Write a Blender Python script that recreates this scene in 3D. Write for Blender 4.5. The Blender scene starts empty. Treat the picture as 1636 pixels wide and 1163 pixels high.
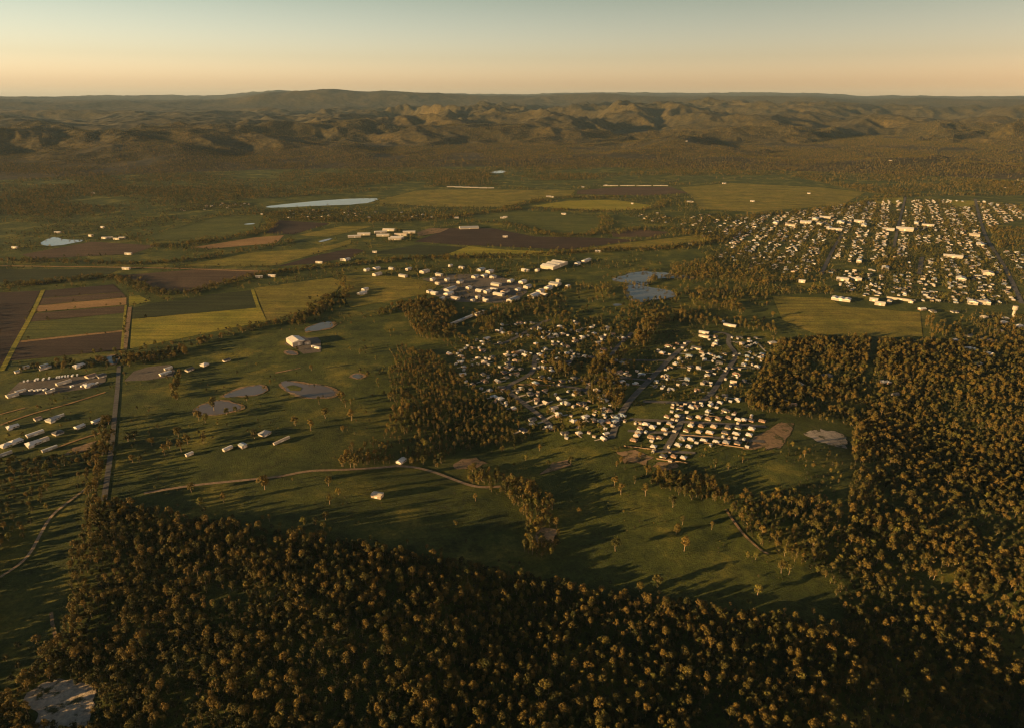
import bpy, math, random
import numpy as np
from mathutils import Vector
R = math.radians
random.seed(7); RNG = np.random.default_rng(7)
S = bpy.context.scene
COL = S.collection

# ---------------------------------------------------------------- camera
FPX, CXP, CYP, HOR = 1087.0, 818.0, 581.5, 158.0     # photograph pixels
CAM_H = 450.0
PITCH = math.atan((CYP - HOR) / FPX)
cd = bpy.data.cameras.new('camera'); cam = bpy.data.objects.new('camera', cd); COL.objects.link(cam)
cam.location = (0, 0, CAM_H); cam.rotation_euler = (math.pi / 2 - PITCH, 0, 0)
cd.sensor_width = 36.0; cd.lens = 36.0 * FPX / 1636.0; cd.clip_start = 5; cd.clip_end = 200000
S.camera = cam
# ---------------------------------------------------------------- sky, sun, exposure
SUN_EL, SUN_AZ = R(7.5), R(203)     # azimuth of the sun measured anticlockwise from +X: to the left and a little behind the camera
to_sun = Vector((math.cos(SUN_EL) * math.cos(SUN_AZ), math.cos(SUN_EL) * math.sin(SUN_AZ), math.sin(SUN_EL)))
W = bpy.data.worlds.new('World'); S.world = W; W.use_nodes = True
nt = W.node_tree; bg = nt.nodes['Background']
sky = nt.nodes.new('ShaderNodeTexSky'); sky.sky_type = 'NISHITA'; sky.sun_disc = False
sky.sun_elevation = SUN_EL; sky.sun_rotation = SUN_AZ - math.pi / 2
sky.altitude = 300; sky.air_density = 1.0; sky.dust_density = 2.2; sky.ozone_density = 1.6
# evening sky: the whole dome warmed, brightest and warmest low down all the way round
tc = nt.nodes.new('ShaderNodeTexCoord'); sx = nt.nodes.new('ShaderNodeSeparateXYZ'); rp = nt.nodes.new('ShaderNodeValToRGB'); mm = nt.nodes.new('ShaderNodeMix'); mm.data_type = 'RGBA'; mm.blend_type = 'MULTIPLY'; mm.inputs[0].default_value = 1.0
nt.links.new(tc.outputs['Generated'], sx.inputs[0]); nt.links.new(sx.outputs[2], rp.inputs[0])
for k_, (p_, c_) in enumerate([(0.0, (1.50, 1.22, 1.26)), (0.02, (1.10, 0.86, 0.91)), (0.05, (0.77, 0.61, 0.60)), (0.12, (0.52, 0.425, 0.345)), (0.30, (0.30, 0.27, 0.23))]):
    e_ = rp.color_ramp.elements[k_] if k_ < 2 else rp.color_ramp.elements.new(p_); e_.position = p_; e_.color = (*c_, 1)
nt.links.new(sky.outputs[0], mm.inputs[6]); nt.links.new(rp.outputs[0], mm.inputs[7]); nt.links.new(mm.outputs[2], bg.inputs[0])
bg.inputs[1].default_value = 0.118
sl = bpy.data.lights.new('sun', 'SUN'); sl.energy = 5.0; sl.angle = R(0.5); sl.color = (1.0, 0.59, 0.22)
so = bpy.data.objects.new('sun', sl); COL.objects.link(so)
so.rotation_euler = to_sun.to_track_quat('Z', 'Y').to_euler(); so.location = (-300, -200, 900)
vs = S.view_settings; vs.view_transform = 'Standard'; vs.look = 'None'; vs.exposure = 1.9; vs.gamma = 1.0; vs.use_curve_mapping = False
S.render.engine = 'CYCLES'
S.cycles.use_denoising = True; S.cycles.denoising_prefilter = 'ACCURATE'; S.cycles.pixel_filter_type = 'BLACKMAN_HARRIS'; S.cycles.filter_width = 1.15
S.cycles.max_bounces = 4; S.cycles.diffuse_bounces = 2; S.cycles.volume_bounces = 1; S.cycles.transparent_max_bounces = 4

# ---------------------------------------------------------------- noise and terrain height
def _hash(ix, iy, seed):
    n = (ix.astype(np.int64) * 374761393 + iy.astype(np.int64) * 668265263 + seed * 1442695041) & 0x7fffffff
    n = ((n ^ (n >> 13)) * 1274126177) & 0x7fffffff
    n = n ^ (n >> 16)
    return (n & 0xffffff) / float(0xffffff)
def vnoise(x, y, seed=0):
    x = np.asarray(x, float); y = np.asarray(y, float)
    ix = np.floor(x); iy = np.floor(y); fx = x - ix; fy = y - iy
    u = fx * fx * fx * (fx * (fx * 6 - 15) + 10); v = fy * fy * fy * (fy * (fy * 6 - 15) + 10)
    a = _hash(ix, iy, seed); b = _hash(ix + 1, iy, seed); c = _hash(ix, iy + 1, seed); d = _hash(ix + 1, iy + 1, seed)
    return (a + (b - a) * u + (c - a) * v + (a - b - c + d) * u * v) * 2 - 1
def pnoise(x, y, seed=0):
    ix = np.floor(x); iy = np.floor(y); fx = x - ix; fy = y - iy
    u = fx * fx * fx * (fx * (fx * 6 - 15) + 10); v = fy * fy * fy * (fy * (fy * 6 - 15) + 10)
    def g(a, b): t = _hash(ix + a, iy + b, seed) * 2 * math.pi; return np.cos(t) * (fx - a) + np.sin(t) * (fy - b)
    a = g(0, 0); b = g(1, 0); c = g(0, 1); d = g(1, 1)
    return (a + (b - a) * u + (c - a) * v + (a - b - c + d) * u * v) * 1.5
def fbm(x, y, seed=0, o=4, g=0.5):
    s = 0; a = 1; t = 0
    for k in range(o):
        s = s + a * vnoise(x * 2 ** k + 17.3 * k, y * 2 ** k - 9.1 * k, seed + k); t += a; a *= g
    return s / t
def ridged(x, y, seed=0, o=5):
    s = 0; a = 1; t = 0; w = 1
    for k in range(o):
        n = 1 - np.abs(vnoise(x * 2 ** k + 5.7 * k, y * 2 ** k + 3.3 * k, seed + k)); n = n * n * w
        w = np.clip(n * 1.6, 0, 1); s = s + a * n; t += a; a *= 0.5
    return s / t
def sstep(a, b, x):
    t = np.clip((np.asarray(x, float) - a) / (b - a), 0, 1); return t * t * (3 - 2 * t)
def height(x, y):
    x = np.asarray(x, float); y = np.asarray(y, float)
    near = 1 - sstep(1050, 1400, y)
    h = near * (7.0 * fbm(x / 420 + 3.1, y / 420, 11, 3))
    # added dips at right and a rise at left, shaped to shade the woods
    h = h - near * 42.0 * np.exp(-(((x - 480) / 200) ** 2 + ((y - 420) / 190) ** 2)) - near * 24.0 * np.exp(-(((x - 660) / 180) ** 2 + ((y - 880) / 160) ** 2))
    h = h + near * 12.0 * np.exp(-(((x + 170) / 150) ** 2 + ((y - 500) / 110) ** 2))
    # shallow creek valley through the paddock: its left flank turns away from the evening sun
    h = h - near * 14.0 * np.exp(-((x - 70 + .12 * (y - 700)) / 190) ** 2) * sstep(330, 520, y) * (1 - sstep(880, 1080, y))
    # hills: folded spurs and gullies under an even skyline
    r = np.hypot(x, y); ang = x / np.maximum(y, 1)
    wx = x + 420 * fbm(x / 1900, y / 1900, 31, 3); wy = y + 420 * fbm(x / 1900 + 9, y / 1900, 37, 3)
    big = fbm(x / 5200 + 4, y / 5200, 71, 2)
    env = 25 * sstep(4800, 6300, r) + 75 * sstep(5800, 8600, r) * (1 + .5 * big) + 70 * sstep(8400, 12500, r) + 70 * sstep(12000, 16000, r) + 40 * sstep(16000, 24000, r)
    amp = sstep(5000, 7600, r) * (0.55 + 0.75 * np.clip(.5 + big, 0, 1))
    fold = 0; wl = 2600.0; a_ = 225.0
    for k in range(5):
        n = 1 - np.abs(pnoise(wx / wl + 3.7 * k, wy / wl - 2.9 * k, 51 + k)) * 1.5
        fold = fold + a_ * n; wl *= .5; a_ *= .535
    hill = env + amp * (fold - 285) * (1 - .82 * sstep(13800, 17500, r))
    hill = np.where(r > 4800, np.maximum(hill, env * .35), hill * 0)
    rn = sstep(17500, 19500, r)
    pk = sstep(-0.42, -0.32, ang) * (1 - sstep(-0.26, -0.08, ang)) * (.82 + .5 * np.clip(fbm(x / 1500, y / 9000, 8, 3), -.5, .5))
    hill = hill + rn * (150 + 70 * fbm(x / 2600, y / 7000, 18, 4) + 215 * pk + 105 * sstep(-0.24, -0.10, ang) * (1 - sstep(0.40, 0.50, ang)))
    lump = sstep(0.06, 0.16, ang) * (1 - sstep(0.30, 0.50, ang)) * sstep(9800, 12200, r) * (1 - sstep(13500, 16500, r))
    hill = hill + 70 * lump + 100 * sstep(26000, 33000, r)
    h = h + hill
    w = np.exp(-((x - 6935) / 700) ** 4 - ((y - 10600) / 1500) ** 4)      # level basin that holds the distant water
    return h * (1 - w) + 25.0 * w
def ray(px, py):
    a = (px - CXP) / FPX; b = -(py - CYP) / FPX
    return np.array([a, math.cos(PITCH) + b * math.sin(PITCH), -math.sin(PITCH) + b * math.cos(PITCH)])
def P(px, py):
    """place on the ground seen at a pixel of the photograph"""
    d = ray(px, py); z = 0.0
    for _ in range(8):
        t = (z - CAM_H) / d[2]; z = 0.5 * z + 0.5 * float(height(d[0] * t, d[1] * t))
    t = (z - CAM_H) / d[2]
    return (d[0] * t, d[1] * t)
def pix(x, y, z):
    fw = y * math.cos(PITCH) - (z - CAM_H) * math.sin(PITCH); up = y * math.sin(PITCH) + (z - CAM_H) * math.cos(PITCH)
    return CXP + FPX * x / fw, CYP - FPX * up / fw
def inside(poly, x, y):
    x = np.asarray(x); y = np.asarray(y); r = np.zeros(x.shape, bool); n = len(poly)
    for i in range(n):
        x0, y0 = poly[i]; x1, y1 = poly[(i + 1) % n]
        if y0 == y1: continue
        c = ((y0 > y) != (y1 > y)) & (x < (x1 - x0) * (y - y0) / (y1 - y0) + x0)
        r ^= c
    return r

# ---------------------------------------------------------------- materials
def mat(name):
    m = bpy.data.materials.new(name); m.use_nodes = True
    t = m.node_tree; b = t.nodes['Principled BSDF']; b.inputs['Specular IOR Level'].default_value = 0.15; b.inputs['Roughness'].default_value = 0.9
    return m, t, b
def node(t, typ, **kw):
    n = t.nodes.new(typ)
    for k, v in kw.items(): setattr(n, k, v)
    return n
def ramp(t, cols, fac):
    n = node(t, 'ShaderNodeValToRGB'); e = n.color_ramp.elements
    while len(e) < len(cols): e.new(0.5)
    for k, (p, c) in enumerate(cols): e[k].position = p; e[k].color = (*c, 1)
    t.links.new(fac, n.inputs[0]); return n.outputs[0]
def noise(t, scale, detail=4, vec=None, rough=0.55):
    n = node(t, 'ShaderNodeTexNoise'); n.inputs['Scale'].default_value = scale; n.inputs['Detail'].default_value = detail; n.inputs['Roughness'].default_value = rough
    if vec is not None: t.links.new(vec, n.inputs['Vector'])
    return n.outputs[0]
def mix(t, a, b, fac, mode='MIX'):
    n = node(t, 'ShaderNodeMix', data_type='RGBA', blend_type=mode)
    for s, v in ((n.inputs[6], a), (n.inputs[7], b)):
        if isinstance(v, tuple): s.default_value = (*v, 1)
        else: t.links.new(v, s)
    if isinstance(fac, (int, float)): n.inputs[0].default_value = fac
    else: t.links.new(fac, n.inputs[0])
    return n.outputs[2]
def bump(t, b, h, dist, strength=1.0):
    n = node(t, 'ShaderNodeBump'); n.inputs['Strength'].default_value = strength; n.inputs['Distance'].default_value = dist
    t.links.new(h, n.inputs['Height']); t.links.new(n.outputs[0], b.inputs['Normal'])
def coords(t, scale=(1, 1, 1), rot=0.0):
    c = node(t, 'ShaderNodeTexCoord'); m = node(t, 'ShaderNodeMapping'); m.inputs['Scale'].default_value = scale; m.inputs['Rotation'].default_value = (0, 0, rot)
    t.links.new(c.outputs['Object'], m.inputs['Vector']); return m.outputs[0]
def grass_mat(name, c1, c2, c3, rows=None, rowamt=0.7, bd=0.9, bs=0.45, patch=None, tuft=0.0):
    m, t, b = mat(name); v = coords(t)
    col = ramp(t, [(0.30, c1), (0.52, c2), (0.72, c3)], noise(t, 0.012, 6, v, 0.62))
    fine = noise(t, 0.22, 4, v, 0.7)
    col = mix(t, col, ramp(t, [(0.3, (0.45, 0.45, 0.45)), (0.7, (1.35, 1.3, 1.2))], fine), 0.7, 'MULTIPLY')
    if tuft: col = mix(t, col, ramp(t, [(0.34, (0.45, 0.52, 0.50)), (0.48, (0.95, 0.95, 0.9)), (0.60, (1.15, 1.1, 1.0)), (0.72, (1.9, 1.55, 1.25))], noise(t, 0.035, 7, v, 0.72)), tuft, 'MULTIPLY')
    if rows is not None:
        rv = coords(t, (0.006, 0.16, 1), rows)
        col = mix(t, col, ramp(t, [(0.35, (0.55, 0.52, 0.5)), (0.65, (1.3, 1.25, 1.2))], noise(t, 1.0, 3, rv, 0.6)), rowamt, 'MULTIPLY')
    if patch: col = mix(t, col, (0.045, 0.045, 0.014), ramp(t, [(patch - .05, (0, 0, 0)), (patch + .05, (1, 1, 1))], noise(t, 0.07, 6, v, 0.7)))
    t.links.new(col, b.inputs['Base Color'])
    bump(t, b, noise(t, bs, 5, v, 0.75), bd)
    return m
M = {}
M['ground'] = grass_mat('rough_pasture', (0.021, 0.035, 0.007), (0.048, 0.062, 0.012), (0.140, 0.130, 0.025), bd=3.0, tuft=1.0)
M['green'] = grass_mat('green_crop', (0.044, 0.060, 0.013), (0.060, 0.076, 0.016), (0.080, 0.090, 0.020), 0.12, bd=2.4, tuft=.4)
M['darkgreen'] = grass_mat('dark_green_crop', (0.020, 0.029, 0.009), (0.025, 0.034, 0.010), (0.034, 0.042, 0.013), 0.12, bd=1.2)
M['lime'] = grass_mat('lime_pasture', (0.130, 0.140, 0.016), (0.175, 0.172, 0.022), (0.215, 0.190, 0.030), 0.12, bd=3.0, tuft=.4)
M['olive'] = grass_mat('olive_pasture', (0.080, 0.086, 0.015), (0.130, 0.124, 0.022), (0.190, 0.155, 0.034), 0.10, bd=2.6, tuft=.7)
M['plough'] = grass_mat('ploughed_soil', (0.030, 0.022, 0.018), (0.038, 0.027, 0.021), (0.048, 0.034, 0.026), 0.12, 0.6, bd=1.0)
M['brown'] = grass_mat('fallow_soil', (0.050, 0.036, 0.025), (0.063, 0.045, 0.030), (0.080, 0.058, 0.036), 0.12, 0.65, bd=1.4)
M['tan'] = grass_mat('stubble', (0.17, 0.115, 0.055), (0.21, 0.140, 0.068), (0.24, 0.17, 0.085), 0.12, 0.65, bd=1.8)
M['dirt'] = grass_mat('bare_dirt', (0.13, 0.090, 0.050), (0.18, 0.125, 0.075), (0.25, 0.18, 0.11), bd=0.9, patch=.56)
M['track'] = grass_mat('pale_track', (0.18, 0.13, 0.080), (0.23, 0.17, 0.11), (0.28, 0.21, 0.14), bd=0.3)
M['rock'] = grass_mat('pale_rock', (0.20, 0.165, 0.13), (0.32, 0.275, 0.22), (0.46, 0.40, 0.33), bd=2.5, bs=0.25, patch=.57)
M['gravel'] = grass_mat('gravel_yard', (0.085, 0.075, 0.065), (0.11, 0.098, 0.085), (0.15, 0.13, 0.11), bd=0.4)
M['asphalt'] = grass_mat('asphalt', (0.080, 0.078, 0.075), (0.095, 0.092, 0.088), (0.11, 0.106, 0.10), bd=0.05)
M['concrete'] = grass_mat('concrete_drive', (0.28, 0.25, 0.21), (0.33, 0.30, 0.25), (0.38, 0.34, 0.29), bd=0.05)
def water_mat(name, c, rough, bd):
    m, t, b = mat(name); b.inputs['Base Color'].default_value = (*c, 1); b.inputs['Roughness'].default_value = rough
    b.inputs['Specular IOR Level'].default_value = 0.5; b.inputs['IOR'].default_value = 1.33
    bump(t, b, noise(t, 0.6, 3, coords(t)), bd, 0.3); return m
M['water'] = water_mat('lake_water', (0.085, 0.092, 0.088), 0.06, 0.04)
M['sky_sheen'] = water_mat('sky_sheen_water', (0.17, 0.17, 0.15), 0.08, 0.03)  # pale base colour paints in the sky's reflection on these waters
M['mud'] = water_mat('muddy_water', (0.085, 0.070, 0.050), 0.12, 0.04)
def hill_mat():
    m, t, b = mat('wooded_hillside'); v = coords(t)
    big = ramp(t, [(0.32, (0.020, 0.019, 0.008)), (0.55, (0.038, 0.032, 0.012)), (0.75, (0.070, 0.054, 0.020))], noise(t, 0.0011, 8, v, 0.68))
    col = mix(t, big, ramp(t, [(0.38, (0.25, 0.26, 0.30)), (0.62, (1.65, 1.55, 1.3))], noise(t, 0.030, 5, v, 0.75)), 0.85, 'MULTIPLY')
    t.links.new(col, b.inputs['Base Color']); bump(t, b, noise(t, 0.045, 4, v, 0.7), 2.2); return m
M['hills'] = hill_mat()
def leaf_mat(name, cols):
    m, t, b = mat(name); oi = node(t, 'ShaderNodeObjectInfo')
    c = ramp(t, cols, oi.outputs['Random'])
    c = mix(t, c, ramp(t, [(0.3, (0.6, 0.6, 0.6)), (0.7, (1.3, 1.25, 1.15))], noise(t, 0.9, 2, coords(t))), 0.8, 'MULTIPLY')
    t.links.new(c, b.inputs['Base Color']); b.inputs['Roughness'].default_value = 0.75; return m
M['leaf'] = leaf_mat('gum_leaves', [(0.0, (0.030, 0.034, 0.008)), (0.3, (0.052, 0.046, 0.010)), (0.6, (0.076, 0.058, 0.013)), (0.85, (0.104, 0.072, 0.015)), (1.0, (0.058, 0.058, 0.012))])
M['leaf_dark'] = leaf_mat('dark_leaves', [(0.0, (0.016, 0.021, 0.006)), (0.5, (0.027, 0.030, 0.008)), (1.0, (0.050, 0.044, 0.011))])
M['leaf_green'] = leaf_mat('green_leaves', [(0.0, (0.060, 0.066, 0.013)), (0.5, (0.085, 0.080, 0.016)), (1.0, (0.115, 0.090, 0.018))])
def plain(name, c, rough=0.6, spec=0.3, var=0.25, sc=0.5, metal=0.0):
    m, t, b = mat(name); b.inputs['Roughness'].default_value = rough; b.inputs['Specular IOR Level'].default_value = spec; b.inputs['Metallic'].default_value = metal
    k = tuple(x * (1 - var) for x in c); c2 = tuple(min(1, x * (1 + var * 0.4)) for x in c)
    t.links.new(ramp(t, [(0.3, k), (0.7, c2)], noise(t, sc, 4, coords(t))), b.inputs['Base Color']); return m
M['bark'] = plain('bark', (0.20, 0.15, 0.10), 0.9, 0.1, 0.4)
ROOFS = {'white': plain('white_roof', (0.46, 0.46, 0.45), 0.5), 'cream': plain('cream_roof', (0.42, 0.37, 0.30), 0.55), 'pale grey': plain('pale_grey_roof', (0.24, 0.25, 0.26), 0.5),
         'charcoal': plain('charcoal_roof', (0.060, 0.062, 0.068), 0.55), 'brown': plain('brown_roof', (0.20, 0.14, 0.10), 0.7), 'blue grey': plain('blue_grey_roof', (0.24, 0.30, 0.36), 0.5)}
WALLS = {'white': plain('white_wall', (0.25, 0.23, 0.20), 0.8), 'cream': plain('cream_wall', (0.22, 0.18, 0.14), 0.8), 'brick': plain('brick_wall', (0.22, 0.15, 0.11), 0.85), 'grey': plain('grey_wall', (0.20, 0.195, 0.185), 0.8)}
M['glass'] = plain('window_glass', (0.03, 0.035, 0.04), 0.12, 0.5, 0.1)
M['door'] = plain('garage_door', (0.45, 0.42, 0.38), 0.5, 0.3, 0.1)
M['timber'] = plain('timber_fence', (0.15, 0.11, 0.075), 0.85, 0.1, 0.3)
M['tyre'] = plain('dark_rubber', (0.02, 0.02, 0.02), 0.9, 0.1, 0.1)
M['paint'] = plain('white_vehicle_paint', (0.72, 0.71, 0.68), 0.35, 0.5, 0.1)

# ---------------------------------------------------------------- object helpers
def mesh(name, v, f, mats, smooth=False, mi=None):
    me = bpy.data.meshes.new(name); me.from_pydata(np.asarray(v).tolist() if not isinstance(v, list) else v, [], f if isinstance(f, list) else np.asarray(f).tolist())
    for m in mats: me.materials.append(m)
    if mi is not None: me.polygons.foreach_set('material_index', np.asarray(mi, np.int32))
    if smooth: me.polygons.foreach_set('use_smooth', np.ones(len(me.polygons), bool))
    me.update(); return me
def link(name, me, parent=None, label=None, cat=None, group=None, kind=None):
    o = bpy.data.objects.new(name, me); COL.objects.link(o)
    if parent is not None: o.parent = parent
    if label: o['label'] = label
    if cat: o['category'] = cat
    if group: o['group'] = group
    if kind: o['kind'] = kind
    return o
def quadgrid(nr, nc, off=0):
    i = np.arange(nr - 1)[:, None] * nc + np.arange(nc - 1)[None, :] + off
    return np.stack([i, i + 1, i + nc + 1, i + nc], -1).reshape(-1, 4)

# ---------------------------------------------------------------- ground and hills: one sheet tessellated more finely where it matters, out to the horizon
CEN = -700.0
rr = np.concatenate([np.geomspace(150, 5700, 330), np.geomspace(5700, 20000, 430)[1:], np.geomspace(20000, 36000, 60)[1:]])
th = np.radians(np.concatenate([np.linspace(-112, -44, 60)[:-1], np.linspace(-44, 44, 760), np.linspace(44, 112, 60)[1:]]))
gx = rr[:, None] * np.sin(th)[None, :]; gy = rr[:, None] * np.cos(th)[None, :] + CEN
gz = height(gx, gy)
V = np.stack([gx, gy, gz], -1)
nA = 330
jit = sstep(5600, 7000, np.hypot(gx, gy)) * RNG.uniform(-1, 1, gx.shape) * np.clip(rr[:, None] * .0003, 1.5, 5)     # uneven treetops of the wooded slopes
V[..., 2] += jit
link('ground', mesh('ground', V[:nA].reshape(-1, 3), quadgrid(nA, len(th))[:, ::-1], [M['ground']], True), label='olive green valley floor of rough pasture', kind='structure')
link('hills', mesh('hills', V[nA - 1:].reshape(-1, 3), quadgrid(len(rr) - nA + 1, len(th))[:, ::-1], [M['hills']], True), label='wooded ranges rising behind the valley', kind='structure')

# ---------------------------------------------------------------- draped sheets: fields, water, tracks, streets
BLOCK = []          # ground polygons where no tree of a wood may stand
def clean(poly, step):
    out = []
    for i in range(len(poly)):
        a = np.array(poly[i]); b = np.array(poly[(i + 1) % len(poly)]); n = max(1, int(np.hypot(*(b - a)) / step))
        for k in range(n): out.append(tuple(a + (b - a) * k / n))
    return out
import bmesh
def drape(name, gp, m, dz, label, jag=0.0, step=28.0, kind='structure', seed=0):
    bp = clean(gp, step)
    if jag:
        c = np.mean(bp, axis=0); q = np.array(bp); wl_ = max(9., np.ptp(q[:, 0]) / 5); s = 1 + jag * fbm(q[:, 0] / wl_ + seed, q[:, 1] / wl_, 3, 4, .65); bp = [tuple(c + (p - c) * k) for p, k in zip(q, s)]
    bm = bmesh.new(); vs_ = [bm.verts.new((x, y, 0)) for x, y in bp]; bm.faces.new(vs_)
    bmesh.ops.triangulate(bm, faces=bm.faces[:])
    for _ in range(7):
        e = [e for e in bm.edges if e.calc_length() > step * 1.6]
        if not e or len(bm.verts) > 6000: break
        bmesh.ops.subdivide_edges(bm, edges=e, cuts=1); bmesh.ops.triangulate(bm, faces=bm.faces[:])
    co = np.array([v.co[:] for v in bm.verts]); z = height(co[:, 0], co[:, 1]) + dz
    for v, k in zip(bm.verts, z): v.co.z = k
    bmesh.ops.recalc_face_normals(bm, faces=bm.faces[:])
    if sum(f.normal.z for f in bm.faces) < 0: bmesh.ops.reverse_faces(bm, faces=bm.faces[:])
    me = bpy.data.meshes.new(name); bm.to_mesh(me); bm.free(); me.materials.append(m)
    return link(name, me, label=label, kind=kind)
def G(pts): return [P(x, y) for x, y in pts]
def C(ox, oy, s, pts): return [(ox + x / s, oy + y / s) for x, y in pts]
def strip(gpts, w, smooth=3):
    p = np.array(gpts, float)
    for _ in range(smooth):
        q = [p[0]]
        for i in range(len(p) - 1): q += [p[i] * .75 + p[i + 1] * .25, p[i] * .25 + p[i + 1] * .75]
        p = np.array(q + [p[-1]])
    d = np.gradient(p, axis=0); d /= np.maximum(np.hypot(d[:, 0], d[:, 1])[:, None], 1e-6); n = np.stack([-d[:, 1], d[:, 0]], 1)
    return p, n
def ribbon(name, px, w, m, dz, label, block=True):
    p, n = strip(G(px), w); L = [p[0]]; N = [n[0]]
    for i in range(len(p) - 1):
        k = max(1, int(np.hypot(*(p[i + 1] - p[i])) / 14))
        for j in range(1, k + 1): L.append(p[i] + (p[i + 1] - p[i]) * j / k); N.append(n[i] + (n[i + 1] - n[i]) * j / k)
    L = np.array(L); N = np.array(N); cols = []
    for u in (-1, 0, 1):
        q = L + N * (w / 2) * u; cols.append(np.stack([q[:, 0], q[:, 1], height(q[:, 0], q[:, 1]) + dz], 1))
    v = np.stack(cols, 1).reshape(-1, 3)
    f = quadgrid(len(L), 3)
    me = mesh(name, v, f, [m]); o = link(name, me, label=label, kind='structure')
    if me.polygons[0].normal.z < 0: me.flip_normals()
    if block: ROADS.append((L, w))
    return o
ROADS = []
c2 = lambda pts: C(0, 440, 3.805, pts); c7 = lambda pts: C(0, 280, 2.921, pts); c8 = lambda pts: C(540, 270, 2.639, pts)
cR = lambda pts: C(816, 80, 1.995, pts)
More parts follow.
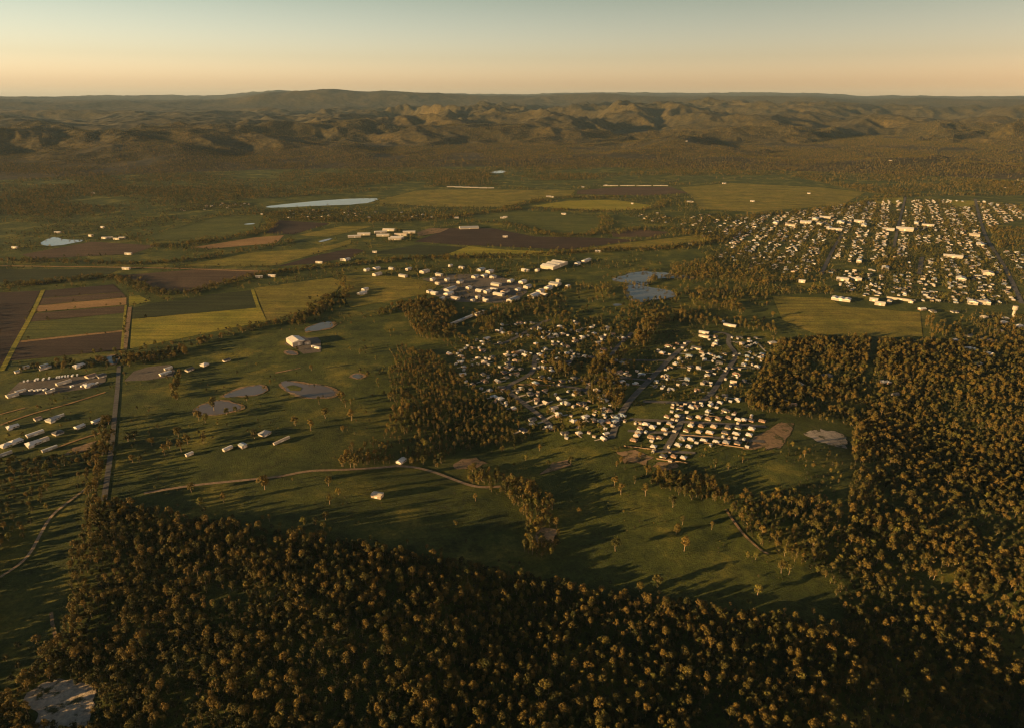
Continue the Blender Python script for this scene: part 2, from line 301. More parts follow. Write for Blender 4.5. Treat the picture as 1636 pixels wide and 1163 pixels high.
FIELDS = [
 ('plough', [(0, 468), (64, 465), (8, 581), (0, 590)], 'dark ploughed field past the grass strip'),
 ('plough', c2([(268, 95), (690, 57), (742, 103), (248, 140)]), 'ploughed strip at the top of the striped crop block'),
 ('brown', c2([(248, 143), (742, 106), (768, 134), (220, 184)]), 'brown fallow strip in the striped crop block'),
 ('tan', c2([(220, 187), (768, 137), (768, 180), (205, 226)]), 'tan stubble strip in the striped crop block'),
 ('brown', c2([(200, 234), (765, 187), (758, 230), (178, 284)]), 'brown tilled strip between stubble and green crop'),
 ('green', c2([(176, 287), (757, 233), (745, 334), (118, 398)]), 'green crop strip in the striped crop block'),
 ('plough', c2([(103, 412), (742, 346), (733, 455), (48, 522)]), 'darkest ploughed strip at the foot of the striped crop block'),
 ('tan', c2([(118, 399), (745, 335), (744, 344), (104, 411)]), 'thin tan headland between green crop and dark soil'),
 ('darkgreen', c2([(803, 200), (940, 168), (1100, 152), (1250, 122), (1530, 92), (1562, 197), (803, 266)]), 'dark green crop field by the tree-lined creek'),
 ('lime', c2([(803, 268), (1563, 199), (1608, 284), (1380, 326), (1000, 405), (790, 446)]), 'lime green sunlit crop field'),
 ('lime', c2([(785, 130), (850, 125), (920, 160), (785, 188)]), 'small lime green patch in the creek bend'),
 ('brown', [(186, 441), (330, 430), (432, 433), (300, 467), (252, 464), (232, 452)], 'broad brown fallow field above the creek'),
 ('olive', [(406, 461), (530, 444), (548, 452), (520, 488), (427, 514)], 'olive pasture with scattered scrub'),
 ('green', c7([(890, 235), (1010, 197), (1230, 192), (1205, 248), (1090, 283), (765, 300), (610, 308)]), 'mid green field below the village'),
 ('brown', c7([(100, 372), (430, 312), (735, 330), (620, 368), (160, 392)]), 'brown field next to the bright farm dam'),
 ('darkgreen', c7([(0, 442), (565, 437), (515, 463), (330, 478), (200, 515), (0, 500)]), 'dark green field along the farm road'),
 ('tan', c7([(900, 338), (1190, 292), (1325, 282), (1290, 318), (980, 345)]), 'tan stubble field in the valley'),
 ('plough', c7([(1300, 212), (1540, 227), (1370, 278), (1240, 272)]), 'dark tilled field under the village trees'),
 ('olive', c7([(1390, 282), (1530, 290), (1650, 262), (1740, 240), (1600, 238)]), 'striped stubble field by the white sheds'),
 ('olive', c7([(830, 428), (1180, 362), (1500, 342), (1636, 302), (1640, 322), (1270, 425)]), 'long olive field in the middle of the valley'),
 ('plough', c7([(1290, 428), (1480, 376), (1636, 344), (1700, 352), (1640, 385), (1480, 412)]), 'dark ploughed field in the middle of the valley'),
 ('olive', c8([(180, 132), (330, 92), (480, 87), (1000, 92), (980, 113), (830, 128), (680, 162), (480, 163), (172, 148)]), 'broad sunlit pasture beside the long lake'),
 ('lime', c8([(820, 158), (960, 136), (1170, 132), (1325, 155), (1285, 176), (1100, 178), (900, 166)]), 'pale oval paddock ringed by trees'),
 ('green', c8([(560, 197), (720, 177), (940, 187), (1125, 210), (1125, 235), (1060, 276), (880, 276), (760, 242), (580, 217)]), 'green field within the creek loop'),
 ('plough', c8([(322, 308), (470, 252), (650, 252), (830, 287), (1090, 292), (1275, 302), (960, 342), (680, 328), (520, 322)]), 'dark brown ploughed field by the white sheds'),
 ('brown', c8([(1150, 268), (1250, 256), (1400, 268), (1330, 288), (1160, 288)]), 'tan brown field by the creek trees'),
 ('olive', c8([(975, 345), (1290, 304), (1560, 276), (1580, 300), (1400, 320), (1180, 348), (1000, 360)]), 'sunlit olive field before the town'),
 ('lime', c8([(452, 364), (550, 328), (700, 342), (940, 352), (900, 369), (740, 374)]), 'yellow striped crop field'),
 ('darkgreen', c8([(330, 322), (538, 330), (448, 364), (200, 360), (100, 360)]), 'dark green field before the creek'),
 ('brown', c8([(1010, 92), (1190, 78), (1400, 77), (1475, 103), (1300, 114), (1005, 108)]), 'brown field at the valley head'),
 ('olive', cR([(540, 440), (700, 425), (1000, 440), (1130, 455), (1060, 492), (780, 518), (600, 508), (580, 470)]), 'sunlit pasture west of the town'),
 ('lime', cR([(1145, 490), (1170, 472), (1250, 468), (1252, 492)]), 'pale green sports field behind the town'),
 ('lime', cR([(1370, 482), (1390, 478), (1480, 482), (1470, 500), (1420, 503)]), 'pale green paddock at the town edge'),
 ('olive', [(1234, 474), (1325, 477), (1345, 490), (1470, 500), (1474, 538), (1390, 540), (1300, 533), (1250, 512)], 'sunlit green paddock at the foot of the town'),
 ('olive', [(545, 440), (640, 442), (700, 455), (690, 468), (640, 478), (560, 492), (545, 470)], 'sunlit rough grass by the industrial sheds'),
 ('dirt', [(1190, 716), (1200, 698), (1222, 688), (1250, 672), (1272, 674), (1262, 690), (1245, 716)], 'orange bare earthworks beside the new houses'),
 ('rock', [(1285, 692), (1310, 684), (1352, 693), (1356, 718), (1330, 712), (1300, 703)], 'pale bare rock patch at the estate corner'),
 ('dirt', [(724, 741), (738, 732), (760, 731), (778, 740), (760, 748), (730, 750)], 'bare dirt pan among the paddock trees'),
 ('dirt', [(850, 858), (866, 843), (888, 846), (893, 866), (858, 868)], 'bare dirt pan in the creek trees'),
 ('dirt', [(985, 722), (1015, 718), (1040, 730), (1030, 742), (1000, 738)], 'scraped dirt in the scrub below the estate'),
 ('dirt', [(862, 758), (884, 738), (905, 735), (912, 743), (890, 750)], 'bare fan of dirt on the paddock'),
 ('dirt', [(1042, 745), (1050, 738), (1080, 738), (1082, 747), (1055, 752)], 'bare dirt cut below the new houses'),
 ('rock', [(48, 1100), (95, 1088), (150, 1098), (158, 1125), (140, 1163), (60, 1163), (45, 1130)], 'pale scraped rock clearing among the trees'),
 ('dirt', [(100, 728), (118, 715), (152, 705), (148, 716), (118, 726)], 'bare dirt lot by the roadside trees'),
 ('gravel', C(0, 560, 6.462, [(75, 445), (205, 322), (345, 302), (880, 262), (1100, 235), (1090, 320), (985, 382), (480, 452), (190, 455)]), 'grey gravel yard full of parked vans'),
 ('gravel', C(0, 380, 3.231, [(640, 740), (690, 690), (760, 668), (880, 655), (905, 690), (890, 715), (760, 735)]), 'grey gravel yard across the road'),
 ('gravel', C(430, 480, 11.63, [(280, 810), (420, 720), (900, 690), (960, 760), (960, 960), (640, 1000), (500, 900)]), 'gravel apron round the big white shed'),
 ('gravel', C(540, 400, 3.895, [(520, 180), (700, 150), (960, 150), (1120, 200), (1180, 260), (1100, 325), (950, 330), (740, 322), (590, 280), (660, 230)]), 'grey paved ground between the industrial sheds'),
 ('dirt', c8([(330, 270), (390, 252), (475, 252), (440, 270), (340, 285)]), 'pale packed yard beside the white sheds'),
]
for k, (m, px, lab) in enumerate(FIELDS):
    gp = G(px); ctr = np.mean(gp, axis=0); d = np.hypot(*ctr)
    drape('bare_ground' if m in ('dirt', 'rock', 'gravel') else 'field', gp, M[m], 0.25 + 0.03 * (k % 7), lab, jag=0.35 if m in ('dirt', 'rock') else 0.0, step=(5 if m in ('dirt', 'rock') else 28) if d < 1700 else 80, seed=k)
    BLOCK.append(gp)
PONDS = [
 ('sky_sheen', [(60, 391), (79, 381), (89, 379), (103, 384), (144, 384), (86, 395)], 'bright farm dam with straight banks'),
 ('sky_sheen', [(420, 331), (470, 325), (540, 319), (600, 317), (606, 320), (580, 327), (500, 330), (440, 333)], 'long pale lake behind the village'),
 ('water', C(800, 380, 3.231, [(575, 222), (610, 195), (720, 170), (800, 178), (870, 184), (1000, 205), (1010, 215), (880, 208), (770, 215), (768, 246), (640, 236)]), 'upper half of the town lake'),
 ('water', C(800, 380, 3.231, [(635, 246), (760, 252), (850, 270), (922, 290), (905, 315), (820, 325), (700, 332), (655, 322), (640, 280)]), 'lower half of the town lake'),
 ('mud', [(353, 635), (370, 626), (390, 619), (421, 614), (423, 627), (400, 632)], 'wedge-shaped muddy farm dam'),
 ('mud', [(311, 656), (328, 645), (359, 639), (384, 647), (387, 654), (350, 661), (328, 664)], 'muddy dam with trees on its bank'),
 ('mud', [(448, 612), (465, 609), (493, 614), (518, 617), (540, 624), (530, 635), (502, 636), (474, 631), (456, 623)], 'large muddy dam with a grassy islet'),
 ('water', [(485, 532), (490, 524), (514, 516), (530, 514), (536, 521), (518, 527)], 'small pond beside the big white shed'),
 ('water', [(560, 601), (571, 597), (583, 600), (574, 606)], 'tiny pond in the narrow paddock'),
 ('water', [(168, 570), (189, 568), (187, 582), (177, 582)], 'small square farm pond by the road trees'),
 ('sky_sheen', [(780, 277), (795, 273), (812, 274), (800, 278)], 'distant small pale dam in the woods'),
 ('water', C(800, 380, 3.231, [(575, 347), (600, 340), (630, 346), (610, 354), (585, 354)]), 'tiny pond below the town lake'),
 ('sky_sheen', c7([(1480, 312), (1530, 298), (1556, 298), (1500, 316)]), 'narrow pale irrigation dam in the fields'),
 ('mud', C(430, 480, 11.63, [(295, 960), (350, 940), (450, 950), (525, 1010), (450, 1015), (340, 1000)]), 'small pale drained pool by the big shed'),
 ('sky_sheen', c7([(1130, 232), (1170, 225), (1195, 228), (1170, 233)]), 'sliver of water in the green field'),
]
def round_poly(p, n=1):
    p = np.array(p)
    for _ in range(n): q = np.roll(p, -1, 0); p = np.stack([p * .75 + q * .25, p * .25 + q * .75], 1).reshape(-1, 2)
    return [tuple(v) for v in p]
for k, (m, px, lab) in enumerate(PONDS):
    gp = round_poly(G(px)); d = np.hypot(*np.mean(gp, axis=0)); zc = np.mean([height(*p) for p in gp])
    o = drape('pond' if d < 1400 else 'lake', gp, M[m], 0.50, lab, jag=0.0 if k in (0, 9) else (0.30 if d < 2500 else 0.06), step=7 if d < 1500 else 16, seed=k * 3)
    if d < 1500:
        c_ = np.mean(gp, axis=0); drape('bank', [tuple(c_ + (np.array(p) - c_) * (1 + 5.0 / max(6, np.hypot(*(np.array(p) - c_))))) for p in gp], M['dirt'], 0.44, 'bare muddy bank round the ' + lab, jag=.22, step=9, seed=k * 3 + 1)
    BLOCK.append(gp)
drape('lake', [(6935 + 260 * math.cos(a_ * .2618), 10600 + 480 * math.sin(a_ * .2618)) for a_ in range(24)], M['sky_sheen'], 1.5, 'distant pale water under the ranges', 0, 60)
# islet of the large dam
drape('islet', G([(458, 618), (468, 615), (483, 620), (480, 625), (464, 624)]), M['ground'], 0.75, 'grassy islet in the muddy dam', 0.2, 8)
s4 = lambda pts: C(700, 480, 4.845, pts); s5 = lambda pts: C(980, 500, 6.292, pts); s8 = lambda pts: C(960, 630, 6.292, pts); s6 = lambda pts: C(1216, 300, 3.231, pts); sL = lambda pts: C(0, 560, 6.462, pts)
STREETS = [
 ([(190, 585), (186, 640), (180, 700), (172, 760), (166, 800)], 6.5, 'asphalt', 'straight asphalt road lined with trees'),
 (s4([(860, 150), (780, 185), (640, 270), (560, 312), (470, 345)]), 9, 'asphalt', 'upper street of the acreage suburb'),
 (s4([(760, 420), (745, 460), (742, 540), (690, 590), (575, 640), (535, 680), (560, 720), (700, 822), (800, 900), (890, 990)]), 9, 'asphalt', 'curving asphalt street of the acreage suburb'),
 (s4([(880, 655), (1000, 668), (1140, 690), (1165, 735), (1150, 690), (1180, 640), (1250, 600), (1400, 595), (1490, 602)]), 8, 'asphalt', 'looping side street by the tall tree clump'),
 (s4([(1502, 250), (1420, 330), (1370, 380), (1340, 430)]), 8, 'asphalt', 'short street at the suburb edge'),
 (s5([(760, 285), (600, 430), (400, 640), (200, 840), (110, 960), (60, 1040), (20, 1130), (-20, 1260)]), 10, 'asphalt', 'straight asphalt avenue down to the new estate'),
 (s5([(60, 470), (300, 480), (560, 480)]), 7, 'asphalt', 'side street off the straight avenue'),
 (s5([(0, 655), (180, 660), (360, 680)]), 7, 'asphalt', 'lower side street off the straight avenue'),
 (s5([(1000, 195), (1180, 215), (1140, 310), (1250, 420), (1180, 520), (1060, 700), (960, 850), (860, 900), (700, 905), (300, 890)]), 9, 'asphalt', 'asphalt street winding through the right-hand suburb'),
 (s8([(815, 195), (800, 300), (730, 420), (650, 555)]), 9, 'asphalt', 'cross street of the new estate'),
 (s8([(290, 250), (800, 275), (1300, 300), (1660, 325)]), 8, 'asphalt', 'upper street of the new estate'),
 (s8([(790, 405), (1100, 432), (1480, 462), (1640, 475)]), 8, 'asphalt', 'lower street of the new estate'),
 (s8([(270, 365), (500, 385), (740, 380)]), 7, 'asphalt', 'short estate street near the avenue'),
 (s8([(520, 575), (700, 575), (950, 590)]), 7, 'asphalt', 'bottom street of the new estate'),
 (s6([(1105, 60), (1120, 130), (1150, 240), (1210, 340), (1270, 430), (1345, 600)]), 11, 'asphalt', 'wide main road through the town'),
 (s6([(745, 50), (725, 130), (705, 210), (685, 310)]), 9, 'asphalt', 'wide street in the middle of the town'),
 (s6([(420, 240), (370, 320), (310, 450)]), 10, 'asphalt', 'street on the near side of the town'),
 (s6([(830, 360), (815, 450)]), 12, 'asphalt', 'short town street among houses'),
 (s6([(590, 770), (570, 880), (545, 1000)]), 12, 'ground', 'dark cleared break through the right-hand forest'),
 ([(230, 788), (300, 776), (400, 766), (450, 761), (490, 752), (540, 751), (600, 748), (645, 743), (690, 752), (735, 770), (765, 779), (800, 777)], 5.0, 'track', 'pale dirt track across the paddock'),
 ([(0, 922), (30, 903), (48, 885), (60, 862), (80, 825), (105, 805), (145, 775)], 3.4, 'track', 'faint dirt track in the left clearing'),
 ([(82, 978), (84, 1000), (90, 1020)], 3.0, 'dirt', 'short dirt spur by the woodland edge'),
 (c2([(262, 92), (200, 228), (98, 412), (40, 528), (8, 582)]), 9, 'lime', 'grass headland along the striped crop block'),
 (c2([(790, 195), (778, 300), (758, 455)]), 8, 'dirt', 'pale farm lane between crop blocks'),
 (c2([(765, 185), (755, 280), (742, 450)]), 5, 'lime', 'grass verge beside the farm lane'),
 (c2([(1535, 90), (1570, 200), (1612, 284)]), 8, 'lime', 'grass strip at the end of the crop fields'),
 (c7([(0, 425), (560, 432), (800, 436), (1250, 452)]), 10, 'tan', 'pale farm road across the valley'),
 (sL([(0, 770), (300, 660), (700, 555), (1090, 430)]), 5, 'tan', 'pale farm track above the houses'),
 (sL([(0, 660), (260, 590)]), 4, 'tan', 'short pale track beside the yard'),
 (sL([(520, 1030), (800, 920), (1060, 845)]), 4, 'tan', 'pale driveway to the roadside houses'),
 ([(440, 596), (460, 592), (480, 588)], 5, 'dirt', 'pale bank between the muddy dams'),
 (C(800, 640, 3.231, [(1160, 560), (1200, 620), (1260, 700), (1340, 770), (1380, 790)]), 3, 'dirt', 'bare fence line at the woodland edge'),
]
for k, (px, w, m, lab) in enumerate(STREETS):
    ribbon('street' if m == 'asphalt' else 'track', px, w, M[m], 0.50 + 0.02 * (k % 9), lab)

# ---------------------------------------------------------------- buildings
def box(x0, x1, y0, y1, z0, z1):
    v = [(x0, y0, z0), (x1, y0, z0), (x1, y1, z0), (x0, y1, z0), (x0, y0, z1), (x1, y0, z1), (x1, y1, z1), (x0, y1, z1)]
    return v, [(0, 3, 2, 1), (4, 5, 6, 7), (0, 1, 5, 4), (1, 2, 6, 5), (2, 3, 7, 6), (3, 0, 4, 7)]
def hip(x0, x1, y0, y1, z, rise, ov=0.6, gable=False, t=0.25):
    x0 -= ov; x1 += ov; y0 -= ov; y1 += ov; w = x1 - x0; d = y1 - y0
    if w >= d:
        i = 0 if gable else d / 2; ym = (y0 + y1) / 2; a, b = (x0 + i, ym), (x1 - i, ym)
    else:
        i = 0 if gable else w / 2; xm = (x0 + x1) / 2; a, b = (xm, y0 + i), (xm, y1 - i)
    v = [(x0, y0, z), (x1, y0, z), (x1, y1, z), (x0, y1, z), (x0, y0, z + t), (x1, y0, z + t), (x1, y1, z + t), (x0, y1, z + t), (a[0], a[1], z + t + rise), (b[0], b[1], z + t + rise)]
    f = [(0, 3, 2, 1), (0, 1, 5, 4), (1, 2, 6, 5), (2, 3, 7, 6), (3, 0, 4, 7)]
    f += [(4, 5, 9, 8), (5, 6, 9), (6, 7, 8, 9), (7, 4, 8)] if w >= d else [(4, 5, 8), (5, 6, 9, 8), (6, 7, 9), (7, 4, 8, 9)]
    return v, f
def join(parts):
    V_, F_ = [], []
    for v, f in parts:
        n = len(V_); V_ += v; F_ += [tuple(i + n for i in q) for q in f]
    return V_, F_
def plate(x0, x1, y, z0, z1, out):     # slab standing proud of a wall that faces -y (out<0) or +y
    a, b = sorted((y, y + out)); return box(x0, x1, a, b, z0, z1)
HOUSES = []
def variant(form, walls, roofs, doors, wins):
    HOUSES.append((form, join(walls), join(roofs), doors, wins))
variant('hip-roofed', [box(-8, 8, -5.5, 5.5, -1.5, 2.7)], [hip(-8, 8, -5.5, 5.5, 2.7, 2.4)], [(-7, -2.2, -5.5, -.06)], [(0, 2, -5.5, -.05), (4, 6.4, -5.5, -.05), (-3, -1, 5.5, .05), (2, 5, 5.5, .05)])
variant('L-shaped', [box(-8.5, 8.5, -4, 5.5, -1.5, 2.7), box(-8.5, -1.5, -9, -4, -1.5, 2.695)], [hip(-8.5, 8.5, -4, 5.5, 2.7, 2.3), hip(-8.5, -1.5, -9, 1, 2.72, 1.9)], [(-7.6, -2.4, -9, -.06)], [(0.5, 2.5, -4, -.05), (5, 7.4, -4, -.05), (-4, -2, 5.5, .05), (3, 6, 5.5, .05)])
variant('gabled', [box(-7, 7, -4.5, 4.5, -1.5, 2.8)], [hip(-7, 7, -4.5, 4.5, 2.8, 2.2, .5, True)], [(-6.4, -2, -4.5, -.06)], [(0, 2, -4.5, -.05), (3.6, 5.6, -4.5, -.05), (-2, 0, 4.5, .05)])
variant('T-shaped', [box(-9, 9, -4, 4, -1.5, 2.7), box(-2.5, 5, -8, -4, -1.5, 2.695), box(-8, -1, 4, 7.5, -1.5, 2.693)], [hip(-9, 9, -4, 4, 2.7, 2.0), hip(-2.5, 5, -8, 0, 2.72, 1.7), hip(-8, -1, 0, 7.5, 2.74, 1.6)], [(-1.8, 3.4, -8, -.06)], [(-8, -6, -4, -.05), (-5, -3.4, -4, -.05), (6, 8.2, -4, -.05), (2, 4.5, 4, .05)])
variant('square', [box(-6.5, 6.5, -6, 6, -1.5, 2.7)], [hip(-6.5, 6.5, -6, 6, 2.7, 2.6, .7)], [(-6, -1.4, -6, -.06)], [(0.5, 2.2, -6, -.05), (3.6, 5.6, -6, -.05), (-3, -1, 6, .05)])
HM = []
for form, w, r, ds, ws in HOUSES:
    HM.append((mesh('wall', w[0], w[1], [WALLS['white']]), mesh('roof', r[0], r[1], [ROOFS['white']]),
               [mesh('garage_door', *plate(a, b, y, 0.1, 2.3, o), [M['door']]) for a, b, y, o in ds],
               [mesh('window', *plate(a, b, y, 0.9, 2.1, o), [M['glass']]) for a, b, y, o in ws]))
FOOT = []       # (x, y, clear radius) of every building
def slot(o, m): o.material_slots[0].link = 'OBJECT'; o.material_slots[0].material = m
ROOFNAME = {'w': 'white', 'c': 'cream', 'g': 'pale grey', 'd': 'charcoal', 't': 'brown', 'b': 'blue grey'}
def house(x, y, rot, var, rc, wc, sc, place, group, detail=True, drive=False):
    form = HOUSES[var][0]; wm, rm, dm, wn = HM[var]; z = float(height(x, y))
    e = link('house', None, label=f'{form} house with {ROOFNAME[rc]} roof {place}', cat='house', group=group)
    e.location = (x, y, z + 0.3); e.rotation_euler = (0, 0, rot); e.scale = (sc, sc, sc)
    slot(link('wall', wm, e), WALLS[wc]); slot(link('roof', rm, e), ROOFS[ROOFNAME[rc]])
    if detail and drive:
        q = [(x + (a * math.cos(rot) - b * math.sin(rot)) * sc, y + (a * math.sin(rot) + b * math.cos(rot)) * sc) for a, b in ((-6.5, -6), (-2.5, -6), (-2.5, -20), (-6.5, -20))]
        if not any(math.hypot(q[2][0] - fx, q[2][1] - fy) < fr for fx, fy, fr in FOOT): drape('driveway', q, M['concrete'], .47, 'pale concrete driveway in front of a suburban garage')
    if detail:
        for d in dm: link('garage_door', d, e)
        for d in wn: link('window', d, e)
    FOOT.append((x, y, 11 * sc))
def ang(pa, pb):
    a = P(*pa); b = P(*pb); return math.atan2(b[1] - a[1], b[0] - a[0])
EST = [s8([p[:2]])[0] + p[2:] for p in [(665,225,'t'),(770,220,'w'),(890,235,'d'),(985,232,'c'),(1080,250,'t'),(1180,250,'t'),(1285,238,'t'),(1380,255,'w'),(1435,260,'w'),(1510,265,'d'),(1620,270,'t'),
 (905,317,'w'),(1010,320,'t'),(1135,327,'c'),(1280,335,'d'),(1380,340,'d'),(1515,350,'w'),(860,367,'t'),(985,380,'c'),(1095,388,'w'),(1250,388,'d'),(1360,400,'w'),(1490,410,'w'),
 (820,450,'g'),(905,455,'w'),(1035,467,'w'),(1160,480,'w'),(1260,487,'g'),(1375,494,'d'),(775,512,'w'),(885,527,'w'),(630,625,'d'),(735,625,'t'),(830,640,'w'),
 (450,302,'w'),(520,332,'w'),(690,295,'g'),(400,345,'t'),(640,357,'w'),(380,385,'g'),(360,418,'w'),(510,432,'t'),(590,440,'t'),(330,462,'t'),(530,528,'w')]]
SUB = [s4([p])[0] for p in [(630,180),(725,178),(780,228),(1075,182),(1085,240),(1185,215),(865,290),(905,270),(960,265),(1060,320),(1270,290),(1425,295),(1285,385),(1270,415),(1190,445),(1140,438),(340,325),(380,298),(465,240),(500,255),(560,258),(265,372),(345,390),(480,335),(530,428),(175,435),(310,450),(355,482),(175,478),(200,520),(190,577),(830,382),(645,400),(670,430),(790,425),(820,482),(605,472),(545,490),(540,525),(640,535),(510,560),(605,570),(530,600),(360,628),(460,630),(270,652),(800,595),(810,525),(880,550),(925,455),(1045,440),(645,685),(490,680),(710,725),(825,700),(935,765),(1075,705),(990,800),(765,770),(895,838),(830,795),(480,765),(585,838),(930,888),(730,925),(1045,935),(1140,905),(1210,928),(1260,940),(1375,900),(1370,940),(1350,972),(1300,1035),(1280,1075),(980,1030),(870,988),(1275,840),(1320,855),(1255,765),(1290,780),(1400,560),(440,750),(400,700),(1115,290),(900,345),(700,280),(1240,330),(420,440),(600,410),(1000,415),(660,1010),(1090,1030)]]
SUBR = [s5([p])[0] for p in [(555,340),(640,315),(490,408),(730,385),(885,402),(960,420),(660,472),(625,515),(570,555),(775,548),(855,560),(915,475),(1065,505),(1125,420),(1065,455),(960,590),(945,632),(930,695),(895,715),(845,778),(740,672),(725,715),(430,695),(420,745),(580,772),(520,640),(285,622),(155,630),(220,715),(625,915),(780,945),(975,928),(1070,905),(1250,880),(1120,838),(1315,688),(1205,730),(1205,700),(1240,620),(1310,525),(1450,550),(1345,440),(1370,405),(1480,455),(1495,420),(1340,350),(1430,312),(1290,320),(1265,255),(1430,255),(1370,292),(1600,308),(1100,95),(1020,245),(1040,285),(1020,315),(1055,560),(30,605),(60,255),(830,945),(670,965),(1130,985),(950,990),(145-60,1035),(30,1050),(15,1090),(-60,1090),(1340,480),(1180,560),(760,440)]]
LEFTH = [sL([p[:2]])[0] + p[2:] for p in [(135,795,'w'),(550,718,'g'),(825,795,'w'),(1005,738,'w'),(600,858,'d'),(165,948,'w'),(350,968,'w'),(60,988,'w'),(925,367,'w'),(820,168,'w')]] + [(423, 694, 'g'), (362, 577, 'd'), (303, 592, 'd'), (327, 584, 'w'), (641, 738, 'w')]
RIGHTH = [s6([p])[0] for p in [(1070,768),(1175,862),(1120,912),(1100,838),(1260,678),(340,974),(200,1018),(640,1008),(1160,790),(60,805),(830,632),(885,642),(1000,645),(1070,835),(1190,798),(1225,742),(1250,700),(1330,718),(1150,672),(995,790),(160,1125),(690,1070)]]
ae = ang(*s8([(820, 310), (1480, 462)])); as5 = ang(*s5([(600, 430), (200, 840)])); as4 = ang(*s4([(560, 720), (880, 985)])); aL = ang(*sL([(0, 770), (700, 555)]))
hs = random.Random(3)
def pickroof(): return hs.choice('wwwwwccggdddddttb')
for x, y, rc in EST:
    gx_, gy_ = P(x, y); house(gx_, gy_, ae + hs.choice((0, math.pi)), hs.choice((0, 4, 4)), rc, hs.choice(('cream', 'brick', 'white')), hs.uniform(.58, .68), 'in the new estate, ' + ('left block by the avenue' if x < 1060 and y < 720 else 'row behind its upper street' if y < 674 else 'row below its upper street' if y < 687 else 'row above its lower street' if y < 699.5 else 'row below its lower street' if y < 716 else 'bottom row by the bare dirt'), 'new estate houses')
SUBG = [P(*o_) for o_ in SUB]
for _ in range(400):
    q = (hs.uniform(700, 1005), hs.uniform(515, 690)); g_ = P(*q)
    if not inside(s4([(60, 440), (250, 200), (800, 140), (1480, 230), (1440, 560), (1400, 900), (1330, 1090), (880, 1040), (420, 760)]), q[0], q[1]): continue
    if min(math.hypot(o_[0] - g_[0], o_[1] - g_[1]) for o_ in SUBG) < 24: continue
    SUB.append(q); SUBG.append(g_)
    if len(SUB) > 114: break
for lst, a0, place, grp, s0, s1 in ((SUB, as4, 'on a treed acreage lot off the curving street', 'acreage suburb houses', .58, .80), (SUBR, as5, 'on the grassy lots along the straight avenue', 'avenue suburb houses', .56, .78), (RIGHTH, 0.3, 'half hidden in the forest below the town', 'forest edge houses', .8, 1.1)):
    for x, y in lst:
        gx_, gy_ = P(x, y); house(gx_, gy_, a0 + hs.choice((0, math.pi / 2, math.pi)) + hs.uniform(-.25, .25), hs.randrange(5), pickroof(), hs.choice(('cream', 'brick', 'white', 'grey')), hs.uniform(s0, s1), place, grp, drive=lst is not RIGHTH)
for x, y, rc in LEFTH:
    gx_, gy_ = P(x, y); house(gx_, gy_, aL + hs.uniform(-.2, .2), hs.randrange(5), rc, 'white', hs.uniform(.85, 1.05), 'on the open farm lots by the tree-lined road', 'roadside farm houses')

# sheds and halls: each one its own size
def shed(px, py, w, d, rot, rc, label, h=4.5, name='shed', gable=True, bays=1, group=None, cat='shed', wall='white', ground=None):
    x, y = ground or P(px, py); z = float(height(x, y))
    e = link(name, None, label=label, cat=cat, group=group); e.location = (x, y, z + .25); e.rotation_euler = (0, 0, rot)
    link('wall', mesh('wall', *box(-w / 2, w / 2, -d / 2, d / 2, -1.5, h), [WALLS[wall]]), e)
    bw = w / bays
    for b in range(bays):
        x0 = -w / 2 + b * bw
        rise = min(bw, d) * 0.13
        link('roof', mesh('roof', *hip(x0 + .01, x0 + bw - .01, -d / 2, d / 2, h, rise, 0.4 if bays == 1 else 0.0, gable), [ROOFS[ROOFNAME[rc]]]), e)
    dw = min(w * .3, 5)
    link('roller_door', mesh('roller_door', *plate(-dw / 2, dw / 2, -d / 2, 0.05, h * .78, -.07), [M['door']]), e)
    FOOT.append((x, y, max(w, d) * .62))
    return e
aI = ang(*C(540, 400, 3.895, [(1130, 320), (1350, 225)]))
IND = [(180,130,26,16),(240,122,34,20),(245,157,46,18),(405,167,40,16),(335,122,28,14),(440,125,30,14),(540,140,46,24),(630,160,34,18),(680,192,24,14),(590,190,22,14),(890,128,40,22,'b'),(855,172,34,20),(945,140,36,22),(910,168,30,18),(965,174,26,20),(770,115,26,14),(700,104,20,12),(1165,132,36,16),(1545,72,70,18),(1490,92,34,18),(1350,218,46,30),(1310,242,38,22),(1260,262,34,22,'c'),(1220,290,58,26),(1180,234,36,20),(1150,205,38,20),(1075,200,30,18),(985,220,44,22),(815,242,24,16),(700,250,60,24,'g'),(690,280,40,22),(730,308,34,20,'c'),(1000,282,48,16),(1040,264,40,18,'t'),(1090,314,62,22),(970,252,30,14),(600,275,28,18),(170,253,28,16),(1370,197,16,14),(1240,132,20,14),(55,65,34,18),(760,205,30,16),(870,300,20,12),(920,320,22,12),(840,320,18,10),(930,265,36,16),(1280,285,30,16),(650,310,22,12),(570,265,24,14),(880,260,30,16),(1120,255,26,14),(1430,232,22,10),(620,215,20,12)]
for p in IND:
    q = C(540, 400, 3.895, [p[:2]])[0]; rc = p[4] if len(p) > 4 else hs.choice('wwwwgcg'); big = 'long' if p[2] > 44 else ('mid-sized' if p[2] > 29 else 'small')
    shed(*q, p[2] * .58, p[3] * .68, aI + hs.choice((0, 0, math.pi / 2)), rc, f'{big} {ROOFNAME[rc]} roofed shed in the industrial area below the fields', h=5.5, group='industrial sheds')
shed(*C(540, 400, 3.895, [(1345, 102)])[0], 85, 42, aI, 'w', 'largest white hall at the top of the industrial area', h=8, name='hall', cat='hall', bays=3)
shed(*C(540, 400, 3.895, [(150, 275)])[0], 22, 14, aI, 'w', 'white barn beside a grassy mound', name='barn', cat='barn')
shed(*C(540, 400, 3.895, [(880, 402)])[0], 34, 10, aI, 'c', 'cream low building above the nursery rows', wall='cream')
